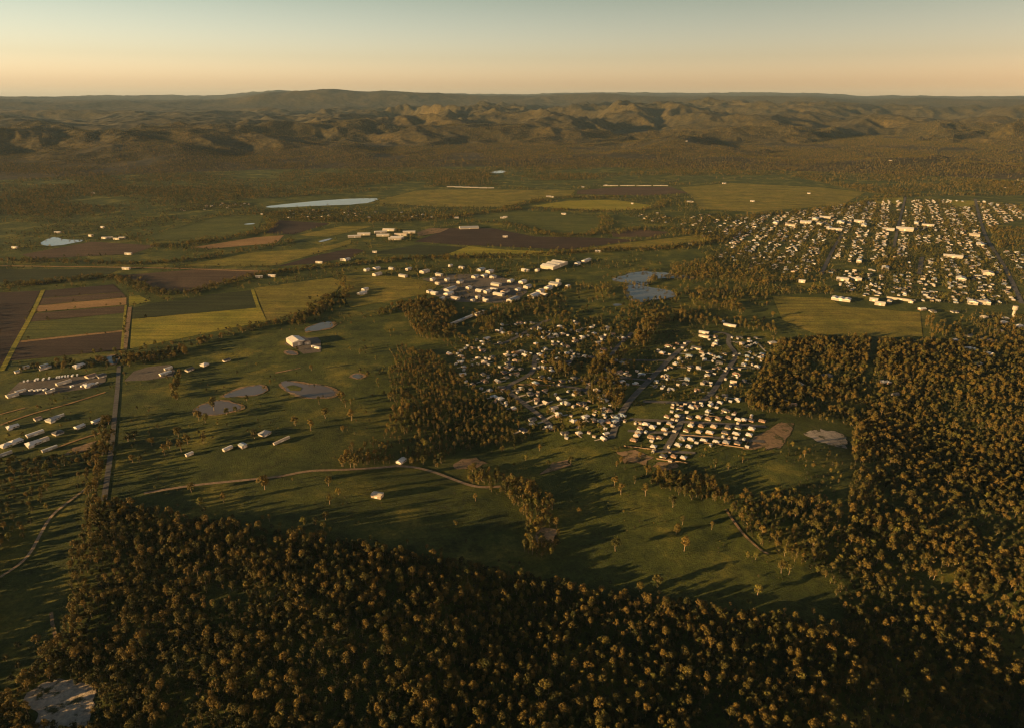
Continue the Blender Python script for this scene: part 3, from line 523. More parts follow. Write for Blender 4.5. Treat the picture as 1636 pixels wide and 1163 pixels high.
for k in range(5):
    shed(*C(540, 400, 3.895, [(820 - k * 22, 418 + k * 9)])[0], 42 - k * 3, 6.5, aI, 'wgwgg'[k], 'long narrow roof in the rows of nursery sheds', h=3, group='nursery rows')
ash = ang(*C(430, 480, 11.63, [(350, 780), (500, 890)]))
shed(*C(430, 480, 11.63, [(500, 800)])[0], 26, 34, ash + math.pi / 2, 'w', 'big white arched shed on the gravel apron', h=8, name='barn', cat='barn')
shed(*C(430, 480, 11.63, [(660, 785)])[0], 12, 32, ash + math.pi / 2, 't', 'brown roofed lean-to beside the big white shed', h=6)
shed(*C(430, 480, 11.63, [(875, 890)])[0], 22, 5, ae, 'w', 'thin white trailer shed on the gravel apron', h=3)
for p, w, d, rc, lab in [((395, 715), 13, 9, 't', 'brown shed with a sunlit orange wall beside farm houses'), ((620, 685), 16, 4, 'w', 'thin white carport near the farm houses'), ((365, 868), 30, 8, 'w', 'long white shed among the farm houses'), ((450, 932), 18, 10, 'c', 'cream shed next to the white farm house'), ((45, 1082), 26, 4, 'g', 'thin grey shed at the corner of the farm lots'), ((515, 1025), 26, 4, 'w', 'narrow white stable block by the scrub'),
    ((130, 472), 22, 13, 'c', 'cream shed at the corner of the gravel yard'), ((215, 430), 20, 7, 'w', 'white narrow shed at the yard corner'), ((945, 275), 22, 18, 't', 'brown workshop on the gravel yard by the road'), ((1045, 272), 18, 16, 'd', 'charcoal workshop beside the brown workshop'), ((660, 342), 32, 10, 'c', 'cream long shed in the middle of the gravel yard'), ((455, 167), 18, 7, 'b', 'blue grey shed behind the gravel yard'), ((470, 192), 26, 5, 'g', 'pale grey lean-to behind the gravel yard'), ((255, 187), 20, 8, 'g', 'pale grey shed under trees behind the yard'), ((180, 230), 10, 8, 'b', 'small blue grey shed under trees'), ((1030, 97), 18, 5, 't', 'brown open shed beside the square pond'), ((520, 432), 18, 6, 'g', 'grey shed on the near edge of the gravel yard')]:
    shed(*sL([p])[0], w * .72, d * .8, aL, rc, lab, h=3.2)
shed(603, 793, 13, 9, ae + .3, 'c', 'lone cream hay shed in the middle of the paddock', h=3.6, wall='cream')
shed(*C(0, 380, 3.231, [(870, 680)])[0], 14, 5, aL, 'w', 'white shed on the gravel yard across the road', h=3.5)
shed(*C(0, 380, 3.231, [(855, 705)])[0], 20, 7, aL, 'w', 'wide white shed on the gravel yard across the road', h=3.5)
shed(388, 714, 8, 9, aL, 'b', 'blue grey shed beside the paddock boundary', h=4); shed(364, 718, 13, 5, aL, 'w', 'white machinery shed beside the paddock boundary', h=3); shed(303, 727, 10, 4, aL, 'w', 'white van shelter beside the paddock boundary', h=3)
shed(450, 705, 26, 3, aL, 'c', 'long low cream stable near the farm house', h=2.6)
aT = ang(*s6([(400, 250), (310, 450)]))
TB = [(230,185,40,26),(280,168,46,24),(330,160,40,22),(300,192,34,20),(410,185,40,26),(530,200,44,18),(505,180,36,22),(655,222,40,24),(350,215,46,16),(390,222,36,16),(640,422,28,18),(1100,252,26,30),(1130,300,20,40),(1170,450,26,30),(1030,478,28,22),(505,385,26,14),(210,490,16,10),(580,586,18,12),(612,606,22,14),(1090,600,22,20),(1132,600,16,14),(1166,602,20,12),(75,187,40,18),(150,200,36,18),(990,362,50,22),(420,480,30,16),(490,480,26,14),(1150,78,26,10),(860,200,40,14),(800,188,36,14)]
for p in TB:
    rc = hs.choice('wwwwc'); shed(*s6([p[:2]])[0], p[2], p[3], aT + hs.choice((0, math.pi / 2)), rc, f'{ROOFNAME[rc]} roofed large building among the town houses', h=6, name='hall', cat='hall', group='large town buildings')
shed(*s6([(740, 223)])[0], 56, 30, aT + math.pi / 2, 'w', 'huge white hall beside the town park', h=9, name='hall', cat='hall')
shed(*s6([(412, 582)])[0], 42, 20, ae, 'w', 'white triple-gabled shed at the paddock corner', h=5, bays=3, name='shed')
shed(*s6([(720, 582)])[0], 60, 7, ae, 'c', 'long cream school block above the paddock', h=4); shed(*s6([(662, 594)])[0], 10, 16, ae, 'c', 'near wing of the cream school block', h=4.6); shed(*s6([(772, 594)])[0], 10, 14, ae, 'c', 'far wing of the cream school block', h=4.6)
for p, w, d in [((1170, 135), 26, 8), ((910, 206), 20, 7), ((910, 246), 20, 8), ((835, 362), 18, 9)]:
    rc = 'wwcd'[[26, 20, 20, 18].index(w) if w != 20 else (1 if p[1] < 220 else 2)]; shed(*s5([p])[0], w, d, ae, rc, {135: 'long white house-shed on the grass above the suburb', 206: 'white long shed at the top of the suburb street', 246: 'cream long shed at the top of the suburb street', 362: 'flat charcoal shed on a suburb lot'}[p[1]], h=3.4)
FAR = c8([(70, 290), (110, 280), (180, 272), (215, 262), (250, 295), (265, 282), (240, 300), (300, 272), (190, 285), (705, 207), (695, 210), (705, 290), (155, 355), (1485, 320), (1095, 352), (900, 122), (950, 193), (1130, 73), (1480, 142), (500, 210), (1240, 150)]) + c7([(490, 298), (515, 297), (545, 302), (570, 298), (425, 287), (270, 272), (600, 372), (480, 248), (1600, 400), (1490, 412), (435, 88), (590, 441), (1270, 475), (1210, 480), (70, 343)]) + cR([(560, 302), (1210, 355), (680, 428), (950, 460), (770, 485), (575, 487), (170, 526), (120, 470), (230, 440)])
for k, q in enumerate(FAR):
    big = k < 9; shed(*q, 44 if big else hs.uniform(11, 22), 16 if big else hs.uniform(6, 10), hs.uniform(-.3, .3), 'w' if hs.random() < .8 else 'c', 'wide white packing shed in the cluster on the dark fields' if big else 'far white farm shed in the valley fields', h=6 if big else 5, group='packing sheds' if big else 'valley farm sheds')
shed(*c8([(552, 252)])[0], 70, 34, 0.2, 'g', 'large flat grey greenhouse roof on the dark field', h=4, name='greenhouse', cat='greenhouse')
for k in range(9):
    q = c8([(490 + k * 34, 78 + k * 1.2)])[0] if k < 5 else c8([(1150 + (k - 5) * 70, 73)])[0]
    shed(*q, 80, 6, 0.02, 'g', 'low white growing tunnel in the line at the valley head', h=3, group='white growing tunnels', name='greenhouse', cat='greenhouse')
# water tower by the town
tx, ty = P(*s6([(1300, 668)])[0]); tz = float(height(tx, ty))
tw = link('water_tower', None, label='tall white concrete water tower at the town edge', cat='water tower'); tw.location = (tx, ty, tz)
def ring(prof, n=14):
    v = [(r * math.cos(2 * math.pi * k / n), r * math.sin(2 * math.pi * k / n), z) for r, z in prof for k in range(n)]
    f = [(i * n + k, i * n + (k + 1) % n, (i + 1) * n + (k + 1) % n, (i + 1) * n + k) for i in range(len(prof) - 1) for k in range(n)] + [tuple(range((len(prof) - 1) * n, len(prof) * n))]
    return v, f
link('shaft', mesh('shaft', *ring([(3.4, -1), (2.8, 14)]), [WALLS['white']]), tw); link('tank', mesh('tank', *ring([(2.8, 14), (5.4, 17), (5.4, 24), (4.6, 25)]), [WALLS['white']]), tw)

# caravans and vans in the yards
cv_body = mesh('body', *join([box(-3.4, 3.4, -1.25, 1.25, .55, 2.5), box(-3.1, 3.0, -1.1, 1.1, 2.5, 2.85), box(3.4, 4.6, -.12, .12, .6, .75)]), [M['paint']])
cv_win = mesh('window', *plate(-2.2, 2.4, -1.25, 1.4, 2.0, -.04), [M['glass']])
def wheel():
    n = 10; v = [(.42 * math.cos(2 * math.pi * k / n), s, .42 * math.sin(2 * math.pi * k / n)) for s in (-.13, .13) for k in range(n)]
    return mesh('wheel', v, [(k, (k + 1) % n, n + (k + 1) % n, n + k) for k in range(n)] + [tuple(range(n))[::-1], tuple(range(n, 2 * n))], [M['tyre']])
wh = wheel()
for k, (cx_, cy_) in enumerate([(370,312),(395,306),(450,306),(510,296),(590,288),(615,284),(645,280),(675,277),(705,273),(750,269),(800,263),(320,420),(375,420),(410,416),(465,412),(548,406),(745,378),(855,374),(1000,346),(250,330),(290,322),(880,360)]):
    x, y = P(*sL([(cx_, cy_)])[0]); top = cy_ < 335
    e = link('caravan', None, label='white caravan parked in the ' + ('back' if top else 'front') + ' row of the gravel yard', cat='caravan', group='caravans in the ' + ('back' if top else 'front') + ' row')
    e.location = (x, y, float(height(x, y)) + .45); e.rotation_euler = (0, 0, aL + (1.0 if top else 0.1) + hs.uniform(-.2, .2)); s = hs.uniform(.75, 1.05) if cx_ not in (370, 450, 510) else 1.35; e.scale = (s, 1.0, 1.0)
    link('body', cv_body, e); link('window', cv_win, e)
    for wy in (-1.15, 1.15):
        for wx_ in (-.6, .5): o = link('wheel', wh, e); o.location = (wx_, wy, .42)
    FOOT.append((x, y, 6))
# garden sheds beside suburb houses
gs_w = mesh('wall', *box(-2.6, 2.6, -1.9, 1.9, -1, 2.3), [WALLS['grey']]); gs_r = mesh('roof', *hip(-2.6, 2.6, -1.9, 1.9, 2.3, .6, .25, True), [ROOFS['pale grey']])
for hx, hy, hr in [f for f in FOOT if f[2] < 10.0 and 650 < f[1] < 1600 and -150 < f[0] < 620]:
    for _ in range(hs.choice((0, 1, 1, 2))):
        a_ = hs.uniform(0, 6.28); x, y = hx + math.cos(a_) * 15, hy + math.sin(a_) * 15
        if any((x - fx) ** 2 + (y - fy) ** 2 < (fr * .7 + 3) ** 2 for fx, fy, fr in FOOT): continue
        rc = hs.choice('wwgct'); e = link('garden_shed', None, label=f'small {ROOFNAME[rc]} roofed garden shed behind a house {"along the straight avenue" if x > 190 else "off the curving street"}', cat='shed', group='backyard sheds'); e.location = (x, y, float(height(x, y)) + .3); e.rotation_euler = (0, 0, as5 + hs.choice((0, 1.57)))
        link('wall', gs_w, e); slot(link('roof', gs_r, e), ROOFS[ROOFNAME[rc]]); FOOT.append((x, y, 3))
# timber boundary fences of the estate
def fence(px, label):
    g = G(px); e = link('fence', None, label=label, cat='fence', group=None); c = g[0]; e.location = (c[0], c[1], 0)
    for i in range(len(g) - 1):
        a, b = np.array(g[i]), np.array(g[i + 1]); L = np.hypot(*(b - a)); n = max(1, int(L / 12)); r = math.atan2(b[1] - a[1], b[0] - a[0])
        for k in range(n):
            p = a + (b - a) * (k + .5) / n; o = link('fence_panel', mesh('fence_panel', *box(-L / n / 2 + .03, L / n / 2 - .03, -.05, .05, -.6, 1.75), [M['timber']]), e)
            o.location = (p[0] - c[0], p[1] - c[1], float(height(*p))); o.rotation_euler = (0, 0, r)
fence(s8([(555, 650), (870, 690)]), 'timber fence behind the three lowest estate houses'); fence(s8([(960, 480), (1440, 540), (1480, 470)]), 'timber fence along the foot of the estate row')
fence(s8([(230, 520), (560, 560)]), 'timber fence below the left estate block'); fence(s8([(800, 412), (1130, 430)]), 'timber fence between estate rows'); fence(s8([(1000, 210), (1240, 235)]), 'timber fence behind the top estate row')
fence(s4([(690, 603), (900, 637)]), 'upper pale fence of the suburb paddock'); fence(s4([(585, 652), (870, 660)]), 'lower pale fence of the suburb paddock')
# concrete driveways
for k, (a, b) in enumerate([((605, 750), (680, 730)), ((680, 788), (740, 770)), ((720, 830), (850, 790)), ((835, 920), (900, 885)), ((770, 950), (825, 935)), ((1070, 990), (1140, 925)), ((560, 700), (640, 690)), ((250, 475), (310, 450))]):
    ribbon('driveway', s4([a, b]), 4, M['concrete'], .46, 'pale concrete driveway off the curving street', False)
for k, (a, b) in enumerate([((470, 660), (740, 680)), ((500, 425), (600, 425)), ((330, 605), (410, 603)), ((1190, 550), (1440, 560)), ((980, 800), (890, 795)), ((1470, 330), (1530, 390)), ((660, 410), (780, 415)), ((640, 545), (730, 552)), ((1160, 290), (1350, 300))]):
    ribbon('driveway', s5([a, b]), 4, M['concrete'], .46, 'pale concrete driveway off the suburb streets', False)

# town: the nearest houses are individuals, the far rest one mass
TOWN = [([(1165, 352), (1216, 345), (1290, 336), (1360, 326), (1445, 319), (1560, 322), (1636, 330), (1636, 352), (1585, 362), (1605, 400), (1636, 402), (1636, 486), (1590, 490), (1480, 484), (1345, 470), (1328, 438), (1255, 436), (1200, 420), (1150, 385)], 16.5, 31, .80),
        ([(1090, 345), (1150, 340), (1180, 352), (1140, 384), (1080, 366)], 34, 48, .5), ([(1000, 345), (1060, 340), (1080, 362), (1030, 358)], 34, 48, .5),
        ([(250, 340), (330, 326), (395, 324), (400, 330), (330, 336)], 40, 50, .6), ([(400, 342), (480, 336), (620, 338), (760, 348), (620, 352), (450, 350)], 40, 55, .5),
        ([(1120, 412), (1180, 392), (1255, 436), (1230, 440)], 30, 50, .35), ([(1560, 295), (1636, 285), (1636, 300), (1580, 305)], 45, 60, .6)]
PARKS = [G(s6(q)) for q in ([(780, 226), (950, 226), (940, 250), (790, 250)], [(790, 300), (940, 290), (960, 370), (800, 360)], [(340, 385), (590, 390), (590, 425), (340, 425)], [(580, 370), (750, 360), (760, 450), (600, 450)], [(1160, 205), (1357, 215), (1357, 330), (1230, 320)], [(930, 85), (1100, 70), (1110, 100), (940, 105)])]
def road_clear(x, y, pad):
    for L, w in ROADS:
        if np.min(np.hypot(L[:, 0] - x, L[:, 1] - y)) < w / 2 + pad: return False
    return True
spots = []
for poly, lx, ly, prob in TOWN:
    gp = G(poly); A = np.array(gp); ca, sa = math.cos(aT), math.sin(aT); u = A @ np.array([ca, sa]); w = A @ np.array([-sa, ca])
    for i, a in enumerate(np.arange(u.min(), u.max(), lx)):
        if i % 13 == 12: continue
        for j, b in enumerate(np.arange(w.min(), w.max(), ly)):
            q = b + (5 if j % 2 else -5); x = a * ca - q * sa + hs.uniform(-9, 9); y = a * sa + q * ca + hs.uniform(-10, 10)
            if hs.random() > prob or not inside(gp, x, y) or any(inside(g, x, y) for g in PARKS): continue
            if any((x - fx) ** 2 + (y - fy) ** 2 < (fr + 6) ** 2 for fx, fy, fr in FOOT[-400:]): continue
            if not road_clear(x, y, 8): continue
            spots.append((math.hypot(x, y), x, y))
spots.sort(); n_ind = sum(1 for o in S.objects if o.name.startswith('house')); room = max(0, 300 - n_ind)
parts = {}
for k, (_, x, y) in enumerate(spots):
    var = hs.choice((0, 2, 2, 4, 1)); rc = hs.choice('wwwwccgggggdddttb'); rot = aT + hs.choice((0, math.pi / 2)) + hs.uniform(-.12, .12); sc = hs.uniform(.48, .78)
    if k < room: house(x, y, rot, var, rc, hs.choice(('cream', 'white', 'grey')), sc, 'on the near side of the town', 'nearest town houses', False); continue
    FOOT.append((x, y, 6))
    for key, (v, f) in ((('w', hs.choice(('cream', 'white'))), HOUSES[var][1]), (('r', ROOFNAME[rc]), HOUSES[var][2])):
        v = np.array(v) * sc; c, s_ = math.cos(rot), math.sin(rot); q = np.stack([v[:, 0] * c - v[:, 1] * s_ + x, v[:, 0] * s_ + v[:, 1] * c + y, v[:, 2] + float(height(x, y)) + .3], 1)
        parts.setdefault(key, []).append((q.tolist(), f))
tv, tf, tm, mats_ = [], [], [], []
for key, lst in parts.items():
    v, f = join(lst); n = len(tv); tv += v; tf += [tuple(i + n for i in q) for q in f]; tm += [len(mats_)] * len(f); mats_.append(WALLS[key[1]] if key[0] == 'w' else ROOFS[key[1]])
link('town_houses', mesh('town_houses', tv, tf, mats_, mi=tm), label='mass of far white roofed houses filling the town', cat='houses', kind='stuff')
print('houses', n_ind, 'town', len(spots), 'sheds', sum(1 for o in S.objects if o.name.startswith(('shed', 'hall'))))

# ---------------------------------------------------------------- trees
def tube(pts, rad, n=6):
    v, f = [], []
    for k, (p, r) in enumerate(zip(pts, rad)):
        for j in range(n): a = 2 * math.pi * j / n; v.append((p[0] + r * math.cos(a), p[1] + r * math.sin(a), p[2]))
    for k in range(len(pts) - 1):
        for j in range(n): f.append((k * n + j, k * n + (j + 1) % n, (k + 1) * n + (j + 1) % n, (k + 1) * n + j))
    return v, f
def crown_mesh(seed, H, Rr, base, lobes, cards, size, flat=1.0, lobe_r=(.30, .48)):
    r = np.random.default_rng(seed); vs_, fs = [], []; centres = []
    for _ in range(lobes):
        a = r.uniform(0, 2 * math.pi); q = r.uniform(.15, 1) ** .6; zz = r.uniform(0, 1)
        prof = math.sin(math.pi * (0.18 + 0.72 * zz)) ** .8
        centres.append((math.cos(a) * q * Rr * .72 * prof, math.sin(a) * q * Rr * .72 * prof, base + (H - base) * (.10 + .78 * zz * flat + (1 - flat) * .5), r.uniform(*lobe_r) * Rr))
    for cx, cy, cz, lr in centres:
        for _ in range(cards):
            d = r.normal(size=3); d /= np.linalg.norm(d)
            if d[2] < -.35: d[2] *= -.6
            d /= np.linalg.norm(d)
            p = np.array([cx, cy, cz]) + d * lr * np.array([1, 1, .72]) * r.uniform(.72, 1.10)
            nrm = d + r.normal(size=3) * .45; nrm /= np.linalg.norm(nrm)
            t = np.cross(nrm, r.normal(size=3)); t /= np.linalg.norm(t); b = np.cross(nrm, t); s = size * r.uniform(.55, 1.2)
            n = len(vs_); e = r.uniform(.45, .9)
            vs_ += [tuple(p - t * s), tuple(p - b * s * e), tuple(p + t * s), tuple(p + b * s * e)]; fs.append((n, n + 1, n + 2, n + 3))
    return vs_, fs, centres
def trunk_mesh(seed, H, base, r0, centres):
    r = random.Random(seed); lean = (r.uniform(-.6, .6), r.uniform(-.6, .6)); top = (lean[0], lean[1], base + (H - base) * .55)
    pp = [tube([(0, 0, -1), (lean[0] * .3, lean[1] * .3, base * .5), (lean[0] * .7, lean[1] * .7, base), top], [r0 * 1.2, r0, r0 * .75, r0 * .3])]
    for c in centres[:5]:
        s = (lean[0] * .6, lean[1] * .6, base * r.uniform(.75, 1.05)); pp.append(tube([s, ((s[0] + c[0]) / 2, (s[1] + c[1]) / 2, s[2] * .35 + c[2] * .65), c[:3]], [r0 * .45, r0 * .3, r0 * .12], 5))
    return join(pp)
# kind: shape words, height, crown radius, crown base, lobes, cards, card size, flatness, leaf material
KINDS = [('round-crowned', 15, 5.6, 3.6, 14, 46, .66, 1.0, 'leaf'), ('tall narrow', 19, 4.3, 5.0, 13, 46, .62, 1.0, 'leaf'), ('spreading', 14, 6.6, 4.2, 16, 44, .66, .8, 'leaf'), ('open-crowned', 17, 5.4, 5.5, 10, 46, .62, 1.0, 'leaf'),
         ('dark bushy', 11, 4.8, 1.8, 12, 44, .64, 1.0, 'leaf_dark'), ('leafy green', 12, 4.9, 2.8, 12, 46, .64, 1.0, 'leaf_green'), ('clumpy two-topped', 16, 6.0, 4.5, 12, 50, .66, 1.0, 'leaf'), ('low dark', 7, 3.8, .6, 9, 40, .58, 1.0, 'leaf_dark')]
NEAR, SRC, SRCF = [], bpy.data.collections.new('tree_sources'), bpy.data.collections.new('far_tree_sources')
for k, (nm, H, Rr, base, lo, ca_, si, fl, lm) in enumerate(KINDS):
    cv, cf, cen = crown_mesh(100 + k, H, Rr, base, lo, ca_, si, fl); tv_, tf_ = trunk_mesh(k, H, base, .32, cen)
    NEAR.append((mesh('crown', cv, cf, [M[lm]]), mesh('trunk', tv_, tf_, [M['bark']], True)))
    jv, jf = join([(cv, cf), (tv_, tf_)])
    o = bpy.data.objects.new(f'source_{k:02d}', mesh('gum_tree', jv, jf, [M[lm], M['bark']], mi=[0] * len(cf) + [1] * len(tf_))); SRC.objects.link(o)
    cv, cf, cen = crown_mesh(300 + k, H, Rr, base, 6, 13, si * 1.9, fl, (.36, .52)); tv_, tf_ = tube([(0, 0, -1), (0, 0, base + 2)], [.4, .25], 4); jv, jf = join([(cv, cf), (tv_, tf_)])
    o = bpy.data.objects.new(f'source_far_{k:02d}', mesh('far_gum_tree', jv, jf, [M[lm], M['bark']], mi=[0] * len(cf) + [1] * len(tf_))); SRCF.objects.link(o)
# clearances
CELL = 5.0; OCC = set()
def occupy(x, y, r):
    n = int(r / CELL) + 1; i0, j0 = int(x // CELL), int(y // CELL)
    for i in range(i0 - n, i0 + n + 1):
        for j in range(j0 - n, j0 + n + 1):
            if math.hypot((i + .5) * CELL - x, (j + .5) * CELL - y) < r: OCC.add((i, j))
for x, y, r in FOOT: occupy(x, y, r + 1.5)
for L, w in ROADS:
    for p in L: occupy(p[0], p[1], w / 2 + 3)
TREES = []       # x, y, scale, kind, zone
def fill(zone, px, sp, kinds, smin, smax, thin=0.0, blk=True, ns=60.0, seed=0, ground=False):
    gp = px if ground else G(px); A = np.array(gp); (x0, y0), (x1, y1) = A.min(0), A.max(0)
    X, Y = np.meshgrid(np.arange(x0, x1, sp), np.arange(y0, y1, sp)); X = X.ravel() + RNG.uniform(-.48, .48, X.size) * sp; Y = Y.ravel() + RNG.uniform(-.48, .48, Y.size) * sp
    k = inside(gp, X, Y); kk = sorted(kinds, key=lambda q: {7: 0, 4: 1, 5: 2}.get(q, 3 + q))
    if thin: k &= (fbm(X / ns + seed, Y / ns, 200 + seed, 3) * 1.1 + RNG.uniform(-.35, .35, X.size)) > (thin * 2 - 1) * .75
    X, Y = X[k], Y[k]
    if blk:
        k = np.ones(X.size, bool)
        for b in BLOCK:
            B = np.array(b); m = (X > B[:, 0].min()) & (X < B[:, 0].max()) & (Y > B[:, 1].min()) & (Y < B[:, 1].max())
            if m.any(): k[np.where(m)[0][inside(b, X[m], Y[m])]] = False
        X, Y = X[k], Y[k]
    NS = np.clip(.5 + .9 * vnoise(X / 70 + 5, Y / 70, 77), 0, 1)
    for x, y, nz in zip(X, Y, NS):
        if (int(x // CELL), int(y // CELL)) in OCC: continue
        u = RNG.uniform() ** 1.5; sz = (smin + (smax - smin) * u * 1.08) * .86
        if RNG.uniform() < .05: sz *= 1.3
        TREES.append((x, y, sz, int(kk[int(min(len(kk) - 1, (RNG.uniform() * .72 + .28 * nz) * len(kk)))]), zone))
def line(zone, px, width, sp, kinds, smin, smax):
    p, n = strip(G(px), width, 2); d = np.hypot(*np.diff(p, axis=0).T); cum = np.concatenate([[0], np.cumsum(d)])
    for _ in range(int(cum[-1] * width / sp ** 2)):
        s = RNG.uniform(0, cum[-1]); o = RNG.normal() * width * .33; x = np.interp(s, cum, p[:, 0]) + np.interp(s, cum, n[:, 0]) * o; y = np.interp(s, cum, p[:, 1]) + np.interp(s, cum, n[:, 1]) * o
        if (int(x // CELL), int(y // CELL)) in OCC: continue
        TREES.append((x, y, RNG.uniform(smin, smax), int(RNG.choice(kinds)), zone))
ALLK = [0, 1, 2, 3, 6, 0, 3, 6, 5, 4, 4, 4]
fore = [(166, 802), (300, 826), (480, 852), (640, 882), (760, 902), (880, 927), (1000, 952), (1150, 973), (1342, 1001), (1340, 1290), (-150, 1290), (-150, 1180), (20, 1110), (75, 1045), (100, 1010), (118, 965), (108, 905), (122, 870), (140, 832)]
fill('fore', fore, 5.5, ALLK, .34, .90, .22, seed=1, ns=38)
fill('fore', [(166, 790), (480, 838), (760, 888), (1000, 935), (1345, 985), (1345, 1001), (1000, 955), (640, 884), (166, 803)], 15, [0, 5, 3, 2, 7, 4], .35, .8, .5, seed=31, ns=30)
fill('fore', fore, 6.4, [4, 7, 7, 4], .45, .85, .28, seed=2, ns=40)
right = [(1232, 545), (1330, 538), (1475, 546), (1640, 548), (1800, 560), (1900, 1290), (1338, 1290), (1346, 1000), (1352, 850), (1362, 690), (1366, 682), (1290, 668), (1200, 655), (1188, 642), (1212, 602), (1228, 562)]
fill('right', right, 5.7, ALLK, .34, .92, .27, seed=3, ns=50)
fill('right', right, 6.6, [4, 7, 7, 4, 5], .45, .85, .3, seed=4, ns=45)
fill('left', [(-120, 740), (60, 735), (110, 725), (158, 712), (168, 760), (160, 800), (100, 812), (70, 850), (30, 870), (-120, 900)], 10, [0, 2, 4, 5, 6, 7], .55, .9, .42, seed=5, ns=40)
fill('left', [(-100, 1010), (30, 1010), (90, 1030), (60, 1090), (-100, 1163)], 12, [0, 2, 4, 7], .5, .85, .55, seed=6)
fill('left', [(-400, 800), (-25, 860), (-12, 940), (-12, 1010), (-400, 1300)], 8, [0, 1, 6, 4, 3], .6, 1.1, .1, seed=51)
line('roadside', [(172, 672), (166, 740), (152, 800), (140, 835)], 16, 7, [0, 1, 3, 6, 4], .7, 1.0)
line('roadside', [(182, 690), (176, 760)], 8, 8, [0, 1, 4], .6, .9)
fill('central', [(636, 556), (690, 566), (760, 622), (850, 692), (838, 706), (742, 722), (668, 744), (560, 752), (536, 745), (556, 716), (612, 702), (628, 652), (622, 600)], 7.2, [0, 1, 3, 6, 6, 4, 5, 4], .45, .85, .18, seed=7, ns=40)
fill('central', [(565, 520), (600, 512), (690, 566), (640, 690), (606, 690)], 15, [5, 5, 4, 0, 7], .4, .8, .60, seed=8, ns=40)
fill('creek', [(742, 748), (800, 758), (850, 775), (880, 800), (893, 850), (888, 885), (862, 892), (836, 886), (842, 830), (806, 792), (750, 775)], 5.8, [0, 3, 1, 5, 4, 0, 6], .55, 1.05, .08, seed=9, ns=30)
fill('inner', [(1156, 800), (1200, 784), (1340, 800), (1350, 850), (1342, 965), (1310, 915), (1250, 893), (1205, 872), (1165, 835)], 6.4, [0, 1, 3, 4, 5, 7, 6, 4], .45, .9, .16, seed=10, ns=35)
fill('inner', [(1030, 752), (1090, 758), (1165, 775), (1160, 806), (1110, 800), (1040, 775)], 6.2, [0, 1, 3, 4, 6], .5, .9, .15, seed=11, ns=30)
fill('inner', [(1180, 715), (1350, 722), (1345, 800), (1180, 785)], 13, [7, 4, 5, 0, 3], .35, .8, .55, seed=12)
fill('scrub', [(985, 715), (1060, 735), (1060, 755), (985, 750)], 9, [4, 7, 0, 2], .4, .75, .45, seed=13)
fill('scrub', [(660, 700), (860, 712), (900, 730), (860, 755), (760, 745), (690, 750)], 17, [0, 3, 5, 1], .55, .85, .55, seed=14)
fill('north', [(636, 492), (680, 478), (725, 490), (742, 512), (728, 536), (700, 546), (668, 540)], 9.5, [0, 4, 2, 6], .7, 1.05, .2, seed=15)
fill('belt', [(735, 500), (800, 488), (850, 474), (930, 458), (970, 440), (985, 480), (1090, 482), (1230, 470), (1240, 540), (1215, 530), (1100, 518), (1060, 515), (1000, 508), (900, 512), (840, 505), (760, 522)], 12, [4, 4, 0, 2, 6, 5], .7, 1.05, .42, seed=16, ns=80)
fill('belt', [(1070, 425), (1130, 415), (1240, 440), (1330, 442), (1330, 472), (1235, 474), (1100, 482), (1085, 460)], 12, [4, 0, 2, 5, 6], .7, 1.1, .36, seed=17, ns=90)
fill('belt', [(1474, 505), (1540, 500), (1636, 510), (1636, 548), (1475, 546)], 11, [0, 1, 4, 6], .7, 1.0, .3, seed=18)
fill('suburb', [(700, 535), (740, 515), (860, 512), (1010, 508), (1010, 560), (985, 690), (860, 692), (760, 622)], 12, [4, 0, 2, 5, 7, 6], .5, 1.0, .47, seed=19, ns=50)
fill('suburb', [(1010, 530), (1230, 520), (1225, 560), (1200, 640), (1000, 650), (985, 690)], 16, [4, 0, 5, 7, 6], .45, .9, .56, seed=20, ns=50)
fill('suburb', [(930, 640), (940, 590), (962, 568), (985, 585), (1000, 630), (985, 656), (960, 660)], 8.5, [0, 1, 6, 3], .85, 1.15, 0, seed=21)
line('suburb', [(1052, 512), (1035, 530), (1015, 556)], 26, 8, [0, 1, 6], .8, 1.1)
for q in ((895, 590), (900, 598), (888, 585), (772, 508), (780, 520), (765, 515)):
    x, y = P(*q); TREES.extend([(x + RNG.normal() * 7, y + RNG.normal() * 9, RNG.uniform(.8, 1.05), int(RNG.choice([0, 1, 6])), 'suburb') for _ in range(5)])
for poly, _, _, _ in TOWN: fill('town', poly, 10, [4, 4, 7, 5, 7, 0], .45, .95, .36, blk=True, ns=120, seed=22)
for g in PARKS[3:5]: fill('town', g, 14, [0, 4, 2], .7, 1.0, .2, ground=True, seed=23)
fill('industrial', C(540, 400, 3.895, [(450, 100), (1500, 60), (1450, 240), (1150, 340), (560, 330), (480, 200)]), 15, [4, 4, 7, 5, 0], .4, .75, .55, blk=False, seed=24)
